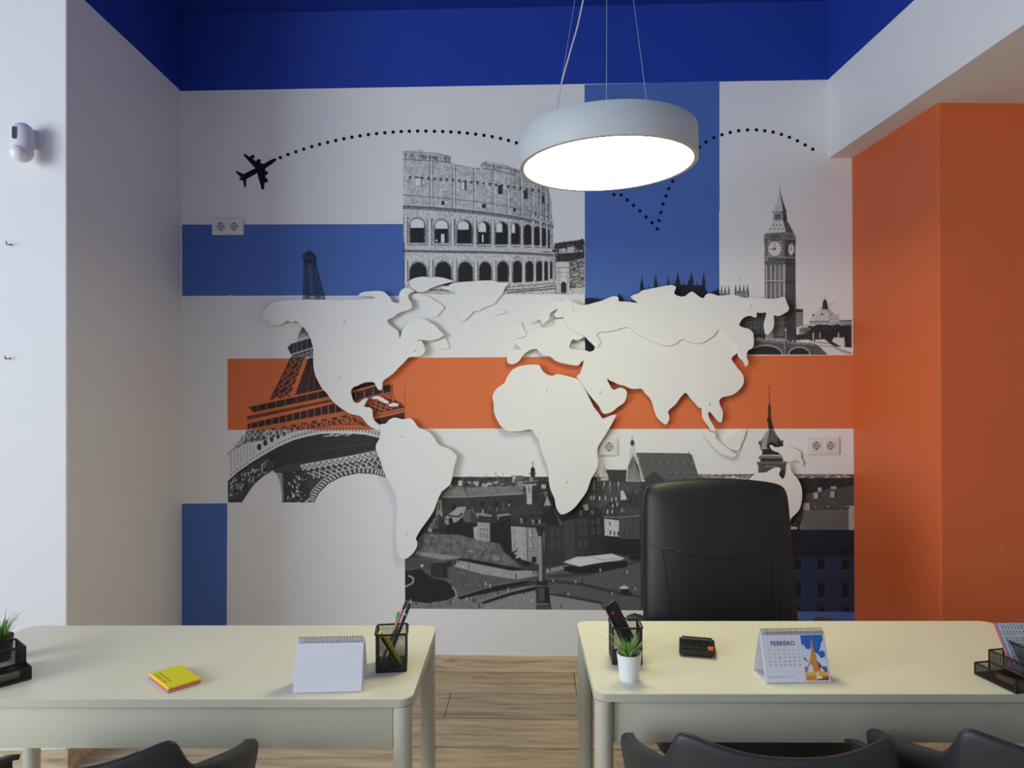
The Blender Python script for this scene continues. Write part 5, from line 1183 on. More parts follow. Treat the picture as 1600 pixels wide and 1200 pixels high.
b = NB(); vs = capsule(b, .074, .060, .150); obj('sensor_body', b, M_SENS, t, loc=(0, -.063, 0))
b = NB(); lathe(b, [(0, -.030), (.016, -.025), (.027, -.012), (.030, .004), (.026, .018), (.012, .027), (0, .029)], 24)
obj('lens_dome', b, mat('milky_sensor_lens', (.85, .85, .84), .25, .5, noise=.01, nscale=60), t, loc=(-.008, -.078, -.046))['label'] = 'milky white dome lens'
b = NB(); prism(b, rrect(.015, .046, .007, 5), 0, .003); bmesh.ops.transform(b, matrix=RX(PI/2), verts=b.verts)
obj('detector_window', b, mat('smoked_window', (.06, .065, .07), .15, .6, noise=.05, nscale=90), t, loc=(-.018, -.0895, .026), rot=(0, 0, -.25))['label'] = 'narrow smoked window'
for uv, lab in (((14, 382), 'small steel screw hook in the left column below the motion sensor'), ((12, 560), 'lower small steel screw hook in the left column')):
    p = on_y(*uv, YC-.008)
    b = NB(); tube(b, [(0, .0075, 0), (0, -.004, 0), (0, -.012, -.003), (.001, -.016, .002), (.001, -.016, .010)], .0022, 8)
    lathe(b, [(0, -.0002), (.006, 0), (.006, .0015), (0, .0016)], 14, TR(0, .0078, 0) @ RX(PI/2))
    tag(obj('hanging_hook', b, M_RING, loc=p), lab, 'hook', 'screw hooks on the left column')

# ------------------------------------------------------------------ desks
DA = -.033
def desk(label, c, L, D):
    t = thing('desk', label, 'desk', (c[0], c[1], 0), DA, 'off-white desks')
    b = NB(); prism(b, rrect(L, D, .030, 8), .7215, .740)
    es = [e for e in b.edges if abs(e.verts[0].co.z-e.verts[1].co.z) < 1e-6]
    bmesh.ops.bevel(b, geom=es, offset=.0014, segments=2, affect='EDGES')
    b.normal_update()
    for f in b.faces: f.material_index = 0 if f.normal.z > .75 else 1  # desktop edges get the darker leg coat: their shade put into the colour
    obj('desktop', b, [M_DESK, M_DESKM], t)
    for sx in (-1, 1):
        for sy in (-1, 1):
            b = NB(); lathe(b, [(0, .0), (.018, .0), (.018, .010), (.0222, .012), (.0222, .7205), (0, .7205)], 32)
            obj('leg', b, M_DESKM, t, loc=(sx*(L/2-.0245), sy*(D/2-.0245), 0))
    b = NB(); box(b, (0, -D/2+.030, .668), (L-.096, .016, .105), bev=.001); obj('front_apron', b, M_DESKM, t)
    b = NB(); box(b, (0, D/2-.030, .698), (L-.096, .020, .045), bev=.001); obj('rear_rail', b, M_DESKM, t)
    for sx in (-1, 1):
        b = NB(); box(b, (sx*(L/2-.020), 0, .700), (.020, D-.096, .040), bev=.001); obj('side_rail', b, M_DESKM, t)
    return t
D1 = desk('off-white desk on the left, carrying the sticky notes and a blank calendar', (-.806, 1.872), 1.240, .497)
D2 = desk('off-white desk on the right, carrying the calculator and the February calendar', (.870, 1.850), 1.262, .505)
ZD = .7402

# ------------------------------------------------------------------ black office chair behind the right desk
OC = thing('office_chair', 'tall black leatherette office chair behind the right desk, facing the room', 'chair', (.806, 2.40, 0), math.radians(-5))
# local -y is the front
def pad(name, hw, hh, th, nx=26, ny=34, bow=.0, seam=None, pw=7.0, crown=0.0, taper=0.0, rim_=.16, ex=6):
    bm = NB(); g = {}
    for side in (0, 1):
        for i in range(nx+1):
            for j in range(ny+1):
                a = -1+2*i/nx; c2 = -1+2*j/ny
                # ease the grid toward the rim
                a_ = math.copysign(1-(1-abs(a))**1.5, a); c_ = math.copysign(1-(1-abs(c2))**1.5, c2)
                # squircle rim
                k = (abs(a_)**pw+abs(c_)**pw)**(1/pw); m = max(abs(a_), abs(c_))
                sc = m/k if k > 1e-9 else 1
                x = a_*sc; zz = c_*sc
                e = max(0.0, 1-max(abs(x), abs(zz), (abs(x)**pw+abs(zz)**pw)**(1/pw))**ex)
                t_ = th*(rim_+(1-rim_)*math.sqrt(e)) if e > 0 else th*rim_
                w = hw*(1+taper*(-zz))
                X = x*w; Zq = zz*hh+crown*(1-x*x)*max(0, zz)
                Y = (-t_*.62 if side == 0 else t_*.38)+bow*x*x*-1
                g[side, i, j] = bm.verts.new((X, Y, Zq))
    for side in (0, 1):
        for i in range(nx):
            for j in range(ny):
                f = [g[side, i, j], g[side, i+1, j], g[side, i+1, j+1], g[side, i, j+1]]
                bm.faces.new(f if side == 0 else f[::-1])
    rim = [(i, 0) for i in range(nx)]+[(nx, j) for j in range(ny)]+[(i, ny) for i in range(nx, 0, -1)]+[(0, j) for j in range(ny, 0, -1)]
    for (i, j), (k, l) in zip(rim, rim[1:]+rim[:1]): bm.faces.new((g[0, i, j], g[1, i, j], g[1, k, l], g[0, k, l]))
    return bm
BT = math.radians(-9)
bm = pad('backrest', .271, .345, .100, bow=-.012, pw=15, crown=.024, taper=.03, rim_=.30, ex=3.4)
BR = obj('backrest', bm, M_LEATH, OC, loc=(0, .115, .752), rot=(BT, 0, 0), ang=60)
def bsurf(x, zz):
    w = .268*(1-.03*zz/.345); a = abs(x)/w; c = abs(zz)/.345; e = max(0, 1-max(a, c, (a**15+c**15)**(1/15))**3.4)
    return -.062*(.30+.70*math.sqrt(e))+.012*(x/w)**2
def seam(name, pts):
    b = NB(); tube(b, [(x, bsurf(x, zz)-.0012, zz) for x, zz in pts], .0028, 6)
    obj(name, b, M_LEATH, BR)
seam('seam_piping', [(-.262+k*.524/20, .128-.010*k/20-.034*(1-((k-10)/10)**2)) for k in range(21)])
seam('seam_piping', [(-.207+.045*k/16, .108-k*.42/16) for k in range(17)])
seam('seam_piping', [(.188-.004*k/16, .100-k*.42/16) for k in range(17)])
# hard back shell
bm = pad('shell', .245, .325, .030, nx=14, ny=18, pw=8, crown=.018); obj('back_shell', bm, M_BLKP, OC, loc=(0, .160, .755), rot=(BT, 0, 0), ang=60)
bm = pad('seat', .292, .255, .130, nx=20, ny=20, pw=7, rim_=.6); obj('seat', bm, M_LEATH, OC, loc=(0, -.175, .405), rot=(-PI/2, 0, 0), ang=60)
b = NB(); prism(b, rrect(.42, .40, .05), .350, .378); obj('seat_plate', b, M_BLKP, OC, loc=(0, -.155, 0))
for sx in (-1, 1):
    b = NB(); tube(b, spline([(sx*.235, -.25, .365), (sx*.315, -.25, .40), (sx*.322, -.255, .60), (sx*.318, -.26, .628), (sx*.318, -.02, .640), (sx*.318, .05, .59), (sx*.30, .06, .46), (sx*.22, .03, .372)], 6), .013, 10)
    ar = obj('armrest', b, M_BLKP, OC)
    b = NB(); prism(b, rrect(.062, .27, .030, 6), 0, .030)
    bmesh.ops.bevel(b, geom=[e for e in b.edges if abs(e.verts[0].co.z-e.verts[1].co.z) < 1e-6], offset=.009, segments=3, affect='EDGES')
    obj('arm_pad', b, M_LEATH, ar, loc=(sx*.318, -.135, .634))
b = NB(); cyl(b, (0, -.1, .215), .025, .28, None, 24); cyl(b, (0, -.1, .30), .035, .12, None, 24); obj('gas_lift', b, M_BLKP, OC)
b = NB(); cyl(b, (0, -.1, .09), .045, .06, None, 24)
for k in range(5):
    a = k*2*PI/5+.3; d = Vector((math.cos(a), math.sin(a), 0)); bar(b, Vector((0, -.1, .09))+d*.03, Vector((0, -.1, .072))+d*.30, .040, .030)
base = obj('star_base', b, M_BLKP, OC)
for k in range(5):
    a = k*2*PI/5+.3; d = Vector((math.cos(a), math.sin(a), 0)); p = Vector((0, -.1, 0))+d*.295
    b = NB()
    for s in (-1, 1): cyl(b, (0, 0, 0), .026, .016, TR(p.x-d.y*s*.013, p.y+d.x*s*.013, .0262) @ RZ(a) @ RX(PI/2), 20)
    cyl(b, (p.x, p.y, .05), .008, .03, None, 12)
    obj('caster', b, M_BLKP, base)

# ------------------------------------------------------------------ dark plastic visitor chairs, seen over their backs
def shell_chair():
    t = thing('visitor_chair', '', 'chair', (0, 0, 0), 0, 'dark grey plastic visitor chairs')
    # plan of the shell (x right, y forward); z of the rim
    half = [(0, -.040, .804), (.05, -.038, .805), (.10, -.030, .809), (.145, -.016, .817), (.172, -.004, .823), (.186, .004, .824), (.193, .009, .818), (.200, .018, .793), (.208, .030, .770), (.217, .044, .757), (.229, .066, .750), (.243, .10, .738), (.255, .16, .717), (.263, .22, .696), (.266, .28, .677), (.264, .318, .667), (.258, .330, .658)]
    ring = [(-x, y, zz) for x, y, zz in half[::-1][:-1]]+half
    NS = 10; bm = NB(); gr = []
    def cen(y): return .15
    for x, y, zt in ring:
        lipw = .006+.020*min(1, max(0, (y-.03)/.08)); col = [bm.verts.new((x*(1-lipw/max(abs(x), .05)) if abs(x) > .05 else x, y+(.005 if y < .02 else 0), zt-.003))]
        for k in range(NS):
            u = k/(NS-1)
            # taper in toward the seat
            f = 1-.20*u**1.4
            xx = x*f; yy = .13+(y-.13)*(1-.16*u**1.3)
            zz = zt+(.445-zt)*u
            col.append(bm.verts.new((xx, yy, zz)))
        gr.append(col)
    for i in range(len(gr)-1):
        for k in range(NS): bm.faces.new((gr[i][k], gr[i+1][k], gr[i+1][k+1], gr[i][k+1]))
    me = bpy.data.meshes.new('back_shell'); bmesh.ops.recalc_face_normals(bm, faces=bm.faces); bm.to_mesh(me); bm.free(); me.materials.append(M_PLAST)
    o = bpy.data.objects.new('back_shell', me); link(o, t)
    md = o.modifiers.new('s', 'SUBSURF'); md.levels = 2; md.render_levels = 2
    md = o.modifiers.new('t', 'SOLIDIFY'); md.thickness = .011; md.offset = 0
    md = o.modifiers.new('b', 'BEVEL'); md.width = .003; md.segments = 2; md.limit_method = 'ANGLE'; md.angle_limit = math.radians(50)
    smooth(me, 180)
    # seat pan
    bm = NB(); pan = pad('pan', .212, .205, .026, nx=16, ny=16, pw=5)
    bm.free(); obj('seat', pan, M_PLAST, t, loc=(0, .175, .448), rot=(-PI/2, 0, 0), ang=60)
    for sx in (-1, 1):
        for fy in (.33, .02):
            b = NB(); tube(b, [(sx*.15, .17+(fy-.17)*.6, .438), (sx*.20, fy, .25), (sx*.235, fy+(.05 if fy > .2 else -.06), .004)], [.016, .014, .011], 12)
            obj('leg', b, M_PLAST, t)
    return t
def copy_tree(o, parent=None):
    c = o.copy(); COL.objects.link(c); c.parent = parent
    for ch in list(o.children): copy_tree(ch, c)
    return c
VC = shell_chair()
for i, (x, y, rz, lab) in enumerate(((-.768, 1.235, 6.0, 'dark grey plastic armchair drawn up to the left desk'),
                                     (.523, 1.240, -5.0, 'dark grey plastic armchair drawn up to the left half of the right desk'),
                                     (1.050, 1.215, -12.0, 'dark grey plastic armchair at the right desk, rightmost of the visitor chairs'))):
    o = VC if i == 0 else copy_tree(VC)
    o.location = (x, y, 0); o.rotation_euler = (0, 0, math.radians(rz)); o['label'] = lab

# ------------------------------------------------------------------ mesh goods
def mesh_panel(bm, p00, p10, p11, p01, pitch=.0042, w=.0007, diag=True):
    p00, p10, p11, p01 = [Vector(p) for p in (p00, p10, p11, p01)]
    W = (p10-p00).length; H = (p01-p00).length
    P = lambda u, v: (p00*(1-u/W)+p10*(u/W))*(1-v/H)+(p01*(1-u/W)+p11*(u/W))*(v/H)
    n = (p10-p00).cross(p01-p00).normalized()
    def strip(a, b):
        d = (b-a)
        if d.length < .001: return
        s = d.cross(n).normalized()*w/2; h = n*w*.4
        v = [bm.verts.new(q) for q in (a+s+h, a-s+h, a-s-h, a+s-h, b+s+h, b-s+h, b-s-h, b+s-h)]
        for f in ((0, 1, 5, 4), (1, 2, 6, 5), (2, 3, 7, 6), (3, 0, 4, 7)): bm.faces.new([v[i] for i in f])
    k = -H
    while k < W:
        u0, u1 = max(0, k), min(W, k+H)
        if u1 > u0:
            strip(P(u0, u0-k), P(u1, u1-k)); strip(P(u0, H-(u0-k)), P(u1, H-(u1-k)))
        k += pitch
def pen_cup(label, x, y, rz):
    t = thing('pen_cup', label, 'pen cup', (x, y, ZD), rz, 'black mesh pen cups')
    a, h = .0375, .095
    b = NB()
    c = [(-a, -a), (a, -a), (a, a), (-a, a)]
    for (x0, y0), (x1, y1) in zip(c, c[1:]+c[:1]): mesh_panel(b, (x0, y0, .012), (x1, y1, .012), (x1, y1, h-.003), (x0, y0, h-.003))
    obj('mesh_wall', b, M_MESHB, t, flat=True)
    for x0, y0 in c:
        b = NB(); bar(b, (x0*.985, y0*.985, .002), (x0*.985, y0*.985, h), .0042); obj('corner_post', b, M_MESHB, t)
    b = NB(); R = a+.0025
    q = [(x_, y_, h) for x_, y_ in rrect(2*R, 2*R, .008, 4)]
    tube(b, q, .0026, 8, closed=True); obj('rim', b, M_MESHB, t)
    b = NB(); prism(b, rrect(2*a+.003, 2*a+.003, .005, 4), 0, .012); obj('base', b, M_MESHB, t)
    return t
CL = (-.268, 1.795); pen_cup('black mesh pen cup full of pens on the left desk beside the blank calendar', CL[0], CL[1], .10)
CQ = (.342, 1.822); pen_cup('black mesh pen cup holding the remote control, behind the potted plant', CQ[0], CQ[1], -.05)
def stick(name, label, cat, base, p, q, parts, group=None):
    """parts: (part name, t0, t1, r0, r1, material)"""
    p = Vector(p); q = Vector(q); d = q-p; L = d.length
    t = thing(name, label, cat, Vector(base)+p, 0, group)
    M = d.to_track_quat('Z', 'Y').to_matrix().to_4x4()
    for nm, t0, t1, r0, r1, m in parts:
        b = NB(); cyl(b, (0, 0, (t0+t1)/2*L), r0, (t1-t0)*L, M, 14, r1); obj(nm, b, m, t)
    return t
M_PENR = mat('orange_red_lacquer', (.46, .11, .05), .35, .5, noise=.04, nscale=90); M_GRN = mat('green_plastic', (.03, .36, .12), .35, .5, noise=.03, nscale=90)
M_YEL = mat('yellow_plastic', (.78, .74, .02), .35, .5, noise=.02, nscale=90); M_TEAL = mat('dark_teal_plastic', (.02, .05, .05), .35, .5, noise=.05, nscale=90)
BC = (CL[0], CL[1], ZD+.0125)
stick('pencil', 'orange and black striped pencil standing tallest in the left pen cup', 'pencil', BC, (-.026, -.012, .002), (.036, .010, .153), [('shaft', 0, .86, .0036, .0036, M_PENR), ('cap', .86, 1, .0037, .0036, M_BLKP)], 'pens in the left cup')
stick('pen', 'dark teal pen with a black cap leaning right in the left pen cup', 'pen', BC, (-.012, .004, .002), (.044, .018, .143), [('barrel', 0, .80, .0045, .0045, M_TEAL), ('ring', .80, .83, .0048, .0048, M_METAL), ('cap', .83, 1, .0048, .0040, M_TEAL)], 'pens in the left cup')
stick('pen', 'green pen standing behind the pencil in the left pen cup', 'pen', BC, (-.004, .024, .002), (.013, .029, .118), [('barrel', 0, .95, .0052, .0052, M_GRN), ('cap', .95, 1, .0052, .002, M_GRN)], 'pens in the left cup')
stick('marker', 'black marker with a bright yellow end in the left pen cup', 'marker', BC, (.016, -.004, .004), (-.027, -.026, .085), [('barrel', 0, .86, .0068, .0068, M_BLKP), ('cap', .86, 1, .0068, .0058, M_YEL)], 'pens in the left cup')
stick('highlighter', 'yellow highlighter crossing the pens in the left pen cup', 'highlighter', BC, (.027, -.024, .006), (-.012, -.030, .075), [('tip', 0, .12, .0025, .0045, M_YEL), ('barrel', .12, 1, .0050, .0050, M_YEL)], 'pens in the left cup')

# remote control standing in the right cup
p0 = Vector((CQ[0]+.022, CQ[1]+.002, ZD+.020)); p1 = Vector((.302, CQ[1]+.004, ZD+.146)); d = (p1-p0).normalized()
n_ = Vector((.45, -1, .15)); n_ = (n_-d*n_.dot(d)).normalized(); s_ = d.cross(n_).normalized()
M = Matrix((s_, d, n_)).transposed().to_4x4(); M.translation = (p0+p1)/2
t = thing('remote_control', 'black remote control with a red power button leaning out of the right pen cup', 'remote control', (0, 0, 0)); t.matrix_world = M
L = (p1-p0).length
b = NB(); prism(b, rrect(.036, L, .005, 4), -.008, .008); bmesh.ops.bevel(b, geom=[e for e in b.edges if abs(e.verts[0].co.z-e.verts[1].co.z) < 1e-6], offset=.003, segments=2, affect='EDGES')
obj('case', b, M_BLKP, t)
M_KEY = mat('dark_rubber_key', (.035, .035, .038), .6, .4, noise=.05, nscale=90); M_RED = mat('red_key', (.55, .03, .03), .4, .5, noise=.03, nscale=90)
b = NB(); lathe(b, [(.0042, 0), (.0042, .0015), (.003, .0022), (0, .0023)], 16); obj('power_button', b, M_RED, t, loc=(-.008, L/2-.022, .0078))['label'] = 'red power button'
for r in range(7):
    for c_ in range(3):
        b = NB(); prism(b, rrect(.008, .005, .0018, 3), 0, .0016); obj('key', b, M_KEY, t, loc=((c_-1)*.0105, L/2-.036-r*.0105, .0078))

# ------------------------------------------------------------------ tent calendars
def text_bm(items, zoff=0.0):
    bm = NB()
    for s, x, y, size in items:
        cu = bpy.data.curves.new('t', 'FONT'); cu.body = s; cu.size = size; cu.align_x = 'CENTER'; cu.align_y = 'CENTER'; cu.resolution_u = 3
        if size > .01: cu.offset = .00018
        o = bpy.data.objects.new('t', cu); me = bpy.data.meshes.new_from_object(o)
        k = len(bm.verts); bm.from_mesh(me); bm.verts.ensure_lookup_table()
        for v in bm.verts[k:]: v.co = (v.co.x+x, v.co.y+y, zoff)
        bpy.data.objects.remove(o); bpy.data.curves.remove(cu); bpy.data.meshes.remove(me)
    return bm
CW, CH, CD = .162, .122, .078
def tent(label, x, y, rz):
    """front foot centre at x, y; the card leans back"""
    t = thing('desk_calendar', label, 'calendar', (x, y, ZD), rz, 'wire-bound tent calendars')
    ap = Vector((0, CD/2, math.sqrt(CH*CH-CD*CD/4)))
    def sheet(nm, y0, y1, z1, th, m, z0=0.0006, w=CW):
        b = NB(); bar(b, (0, y0, z0), (0, y1, z1), w, th); return obj(nm, b, m, t, flat=True)
    def slab(nm, yf, m, th=.0012, off=0.0, h=CH, w=CW):
        # board from foot (yf) to the apex
        f = Vector((0, yf, .0008)); d = (ap-f).normalized(); n = Vector((1, 0, 0)).cross(d).normalized()
        if n.y*(1 if yf > CD/2 else -1) < 0: n = -n
        M = Matrix((Vector((1, 0, 0)), d, Vector((1, 0, 0)).cross(d))).transposed().to_4x4(); M.translation = f+n*off
        b = NB(); box(b, (0, h/2, 0), (w, h, th), M); return obj(nm, b, m, t, flat=True), M, n
    slab('front_board', 0.0, M_PAPER, h=CH-.006); slab('back_board', CD, M_PAPER, h=CH-.006)
    b = NB(); box(b, (0, CD/2, .0010), (CW, CD-.002, .0010)); obj('base_flap', b, M_PAPER, t, flat=True)
    pg, M, n = slab('page_stack', 0.0, M_PAPER, .0022, .0019, CH-.0115, CW-.004)
    b = NB()
    for k in range(26):
        xx = -CW/2+.006+k*(CW-.012)/25
        tube(b, [(xx, ap.y+.0075*math.cos(a), ap.z-.007+.0095*math.sin(a)) for a in np.linspace(0, 2*PI, 13)[:-1]], .00085, 6, closed=True)
    obj('wire_binding', b, M_RING, t)
    return t, M, n
a0 = on_z(458, 1083, ZD); a1 = on_z(566, 1080.5, ZD)
tent('white tent calendar showing its blank back on the left desk', (a0.x+a1.x)/2, (a0.y+a1.y)/2, math.atan2(a1.y-a0.y, a1.x-a0.x))
a0 = on_z(1195, 1067.5, ZD); a1 = on_z(1300, 1065.5, ZD)
CAL, M, n = tent('tent calendar turned to February with a tower picture on the right desk', (a0.x+a1.x)/2, (a0.y+a1.y)/2, math.atan2(a1.y-a0.y, a1.x-a0.x))
# page frame: x across, y up the page, z out of the page
Rm = M.to_3x3(); zc = Vector(Rm.col[2])
sgn = 1 if zc.dot(n) > 0 else -1
def page(nm, bm, m, lift, label=None):
    o = obj(nm, bm, m, CAL, flat=True)
    bm2 = None
    o.matrix_local = M @ TR(0, 0, sgn*(.0011+lift)) if sgn > 0 else M @ TR(0, 0, sgn*(.0011+lift))
    if label: o['label'] = label
    return o
M_INKB = mat('blue_ink', (.02, .05, .26), .7, .3, noise=.02, nscale=90); M_INKK = mat('dark_ink', (.06, .06, .08), .7, .3, noise=.02, nscale=90); M_INKR = mat('red_ink', (.55, .06, .04), .7, .3, noise=.02, nscale=90)
page('month_title', text_bm([('FEBRERO', -.0275, .0885, .0150)]), M_INKB, .0004)
it = []; red = []
for c_ in range(7):
    xx = -.0640+c_*.0121
    (red if c_ == 0 else it).append(('DLMMJVS'[c_], xx, .0735, .0050))
    for r in range(4): (red if c_ == 0 and r == 0 else it).append((str(r*7+c_+1), xx, .0645-r*.0085, .0050))
page('day_grid', text_bm(it), M_INKK, .0004); page('day_grid', text_bm(red), M_INKR, .0004)
b = NB()
for k in range(22):
    w = .0018+.0010*((k*7) % 3); quad(b, (-.0725+k*.0030, .0130, 0), (-.0725+k*.0030+w*.8, .0130, 0), (-.0725+k*.0030+w*.8, .0141, 0), (-.0725+k*.0030, .0141, 0))
    if k < 16: quad(b, (-.0725+k*.0030, .0105, 0), (-.0725+k*.0030+w*.8, .0105, 0), (-.0725+k*.0030+w*.8, .0115, 0), (-.0725+k*.0030, .0115, 0))
page('footer_line', b, mat('pale_blue_ink', (.30, .36, .60), .7, .3, noise=.02, nscale=90), .0004)
# picture on the page
def pic(name, polys, m, lift):
    b = NB()
    for p_ in polys: b.faces.new([b.verts.new((.0215+x*.0555, .0045+y*.1035, 0)) for x, y in p_])
    return b
ms = {'sky': mat('picture_blue', (.03, .13, .48), .6, .3, noise=.03, nscale=90), 'cloud': mat('picture_cloud', (.62, .68, .78), .6, .3, noise=.04, nscale=90), 'org': mat('picture_orange', (.62, .25, .05), .6, .3, noise=.08, nscale=120), 'red': mat('picture_russet', (.26, .06, .03), .6, .3, noise=.08, nscale=120), 'gold': mat('picture_gold', (.75, .45, .08), .6, .3, noise=.05, nscale=120), 'cream': mat('picture_cream', (.85, .78, .62), .6, .3, noise=.02, nscale=120)}
picture = NB()
order = ['sky', 'cloud', 'org', 'red', 'gold', 'cream']
def pq(k, pts, l):
    f = picture.faces.new([picture.verts.new((.0190+x*.0550, .0035+y*.1035, l)) for x, y in pts]); f.material_index = order.index(k)
pq('sky', [(0, 0), (1, 0), (1, 1), (0, 1)], 0)
pq('cloud', [(0, .3), (1, .3), (1, .52), (.9, .5), (.8, .48), (.72, .55), (.55, .62), (.42, .72), (.3, .68), (.18, .70), (.10, .78), (0, .80)], .00012)
pq('cloud', [(.74, .62), (.84, .72), (.92, .84), (1, .88), (1, .62), (.9, .66)], .00012)
pq('red', [(.50, .58), (.58, .44), (.72, .36), (.90, .24), (1, .20), (1, .18), (.60, .18), (.48, .36)], .00024)
pq('org', [(.44, .93), (.48, .93), (.52, .66), (.58, .56), (.60, .40), (.66, .18), (.02, .18), (.06, .26), (.22, .38), (.34, .52), (.40, .68)], .00036)
pq('cloud', [(.12, .18), (.17, .30), (.26, .36), (.34, .34), (.38, .27), (.38, .18)], .00048); pq('cloud', [(.66, .19), (.72, .30), (.84, .22), (.88, .19)], .00048)
pq('gold', [(0, .18), (1, .18), (1, .10), (0, .10)], .0006); pq('org', [(0, .11), (1, .11), (1, 0), (0, 0)], .00072); pq('red', [(.55, .04), (1, .08), (1, 0), (.5, 0)], .00084)
pq('cream', [(.44, .06), (.50, .10), (.52, .20), (.56, .20), (.58, .10), (.74, .08), (.70, .04), (.42, .04)], .00096)
pq('red', [(.02, .46), (.10, .44), (.22, .40), (.10, .48), (.05, .52)], .0006)
page('page_picture', picture, [ms[k] for k in order], .0004, 'blue and orange picture of a tower')

# ------------------------------------------------------------------ sticky notes
cs = [on_z(u, v, ZD+.012) for u, v in ((236, 1051), (289, 1035), (312, 1063), (254.5, 1079.5))]
cc = sum(cs, Vector())/4; e1 = (cs[2]-cs[3])+(cs[1]-cs[0]); rz = math.atan2(e1.y, e1.x); wS = e1.length/2*.90; hS = .90*((cs[0]-cs[3]).length+(cs[1]-cs[2]).length)/2
t = thing('sticky_note_pad', 'stack of yellow, orange and pink sticky notes on the left desk', 'sticky notes', (cc.x, cc.y, ZD), rz)
for nm, z0, z1, m, dx, lab in (('note_layer', 0, .003, mat('mauve_paper', (.42, .30, .40), .8, .2, noise=.02, nscale=90), -.002, 'mauve bottom sheets'), ('note_layer', .0031, .006, mat('pink_paper', (.80, .26, .22), .8, .2, noise=.02, nscale=90), .0, 'pink sheets'), ('note_layer', .0061, .009, mat('red_orange_paper', (.75, .13, .04), .8, .2, noise=.02, nscale=90), .0005, 'orange-red sheets'), ('note_layer', .0091, .013, mat('yellow_paper', (.85, .76, .035), .8, .2, noise=.02, nscale=90), 0, 'yellow top sheets')):
    b = NB(); box(b, (dx, 0, (z0+z1)/2), (wS, hS, z1-z0)); o = obj(nm, b, m, t, flat=True); o['label'] = lab
b = NB(); random.seed(3)
for row, (x0, n0) in enumerate(((-wS*.40, 9), (-wS*.27, 8))):
    yy = hS*.38
    for k in range(n0):
        L_ = hS*(.03+.05*random.random()); 
        quad(b, (x0, yy, 0), (x0+.0022, yy, 0), (x0+.0022, yy-L_, 0), (x0, yy-L_, 0)); yy -= L_+hS*.02
obj('note_marks', b, mat('olive_ink', (.20, .17, .01), .8, .2, noise=.05, nscale=90), t, loc=(0, 0, .0132), flat=True)

# ------------------------------------------------------------------ calculator
a0 = on_z(1061, 1018, ZD+.012); a1 = on_z(1118, 1023, ZD+.012)
rz = math.atan2(a1.y-a0.y, a1.x-a0.x); wC = (a1-a0).length; m0 = (a0+a1)/2
t = thing('calculator', 'black calculator with one orange key on the right desk', 'calculator', (m0.x, m0.y, ZD), rz)
dC = .088
b = NB(); prism(b, rrect(wC*.82, dC*.86, .006, 4), 0, .006, TR(0, dC/2, 0)); prism(b, rrect(wC, dC, .006, 4), .0061, .020, TR(0, dC/2, 0))
obj('case', b, M_BLKP, t)
b = NB(); box(b, (0, dC*.80, .023), (wC*.86, dC*.26, .008), bev=.001); obj('display', b, mat('grey_display', (.05, .055, .05), .15, .6, noise=.02, nscale=90), t)
M_KO = mat('orange_key', (.85, .17, .02), .4, .5, noise=.02, nscale=90); M_KB = mat('black_key', (.016, .016, .017), .18, .6, noise=.05, nscale=90)
for r in range(3):
    for c_ in range(5):
        k = (r, c_) == (0, 4)
        b = NB(); prism(b, rrect(wC*.155, dC*.15, .002, 3), 0, .0060); o = obj('key', b, M_KO if k else M_KB, t, loc=((c_-2)*wC*.185, dC*(.13+r*.19), .0198))
        if k: o['label'] = 'orange key'

# ------------------------------------------------------------------ potted plants
M_LEAF = mat('green_artificial_leaf', (.20, .40, .055), .45, .4, noise=.35, nscale=25)
M_LEAF2 = mat('pale_green_leaf', (.36, .52, .22), .5, .4, noise=.3, nscale=25)
def plant(label, x, y, seed, sc=1.0, pm=None):
    t = thing('potted_plant', label, 'plant', (x, y, ZD), seed, 'small potted grass plants')
    b = NB(); lathe(b, [(0, .0), (.0225, .0), (.0235, .002), (.0305, .063), (.0305, .065), (.0285, .065), (.0275, .058), (.0268, .052), (0, .052)], 40); obj('pot', b, pm or M_POT, t)
    b = NB(); lathe(b, [(.0268, .0525), (.02, .056), (.01, .058), (0, .058)], 24); obj('soil', b, M_SOIL, t)
    rg = random.Random(seed)
    for m, n, lo, hi, nm in ((M_LEAF, 34, .035, .062, 'leaves'), (M_LEAF2, 16, .048, .074, 'leaves')):
        b = NB()
        for k in range(n):
            a = rg.random()*2*PI; out = rg.random()**.7; L_ = (lo+rg.random()*(hi-lo))*sc; w = .0026+rg.random()*.0012
            d = Vector((math.cos(a), math.sin(a), 0)); s = Vector((-d.y, d.x, 0)); r0 = .003+.011*rg.random()
            base = d*r0+Vector((0, 0, .054)); pv = None
            for q in range(7):
                u = q/6; ww = w*(1-u)**.7*(1 if q else .6)
                p = base+d*(out*L_*.95*u**1.5)+Vector((0, 0, L_*u*(1-.28*out*u)))
                nr = Vector((-d.x*.6, -d.y*.6, .8))
                vs = [b.verts.new(p-s*ww), b.verts.new(p-nr*ww*.35), b.verts.new(p+s*ww)] if q < 6 else [b.verts.new(p)]
                if pv:
                    if len(vs) == 3: b.faces.new((pv[0], pv[1], vs[1], vs[0])); b.faces.new((pv[1], pv[2], vs[2], vs[1]))
                    else: b.faces.new((pv[0], pv[1], vs[0])); b.faces.new((pv[1], pv[2], vs[0]))
                pv = vs
        obj(nm, b, m, t, ang=180)
    return t
p = on_z(985.5, 1066, ZD); plant('small grass plant in a white pot in front of the right pen cup', p.x, p.y+.018, 5)
p = on_y(-4, 1010, 1.86); plant('small grass plant in a dark pot behind the black mesh organizer on the left desk', p.x, 1.87, 9, 1.28, M_PLAST)

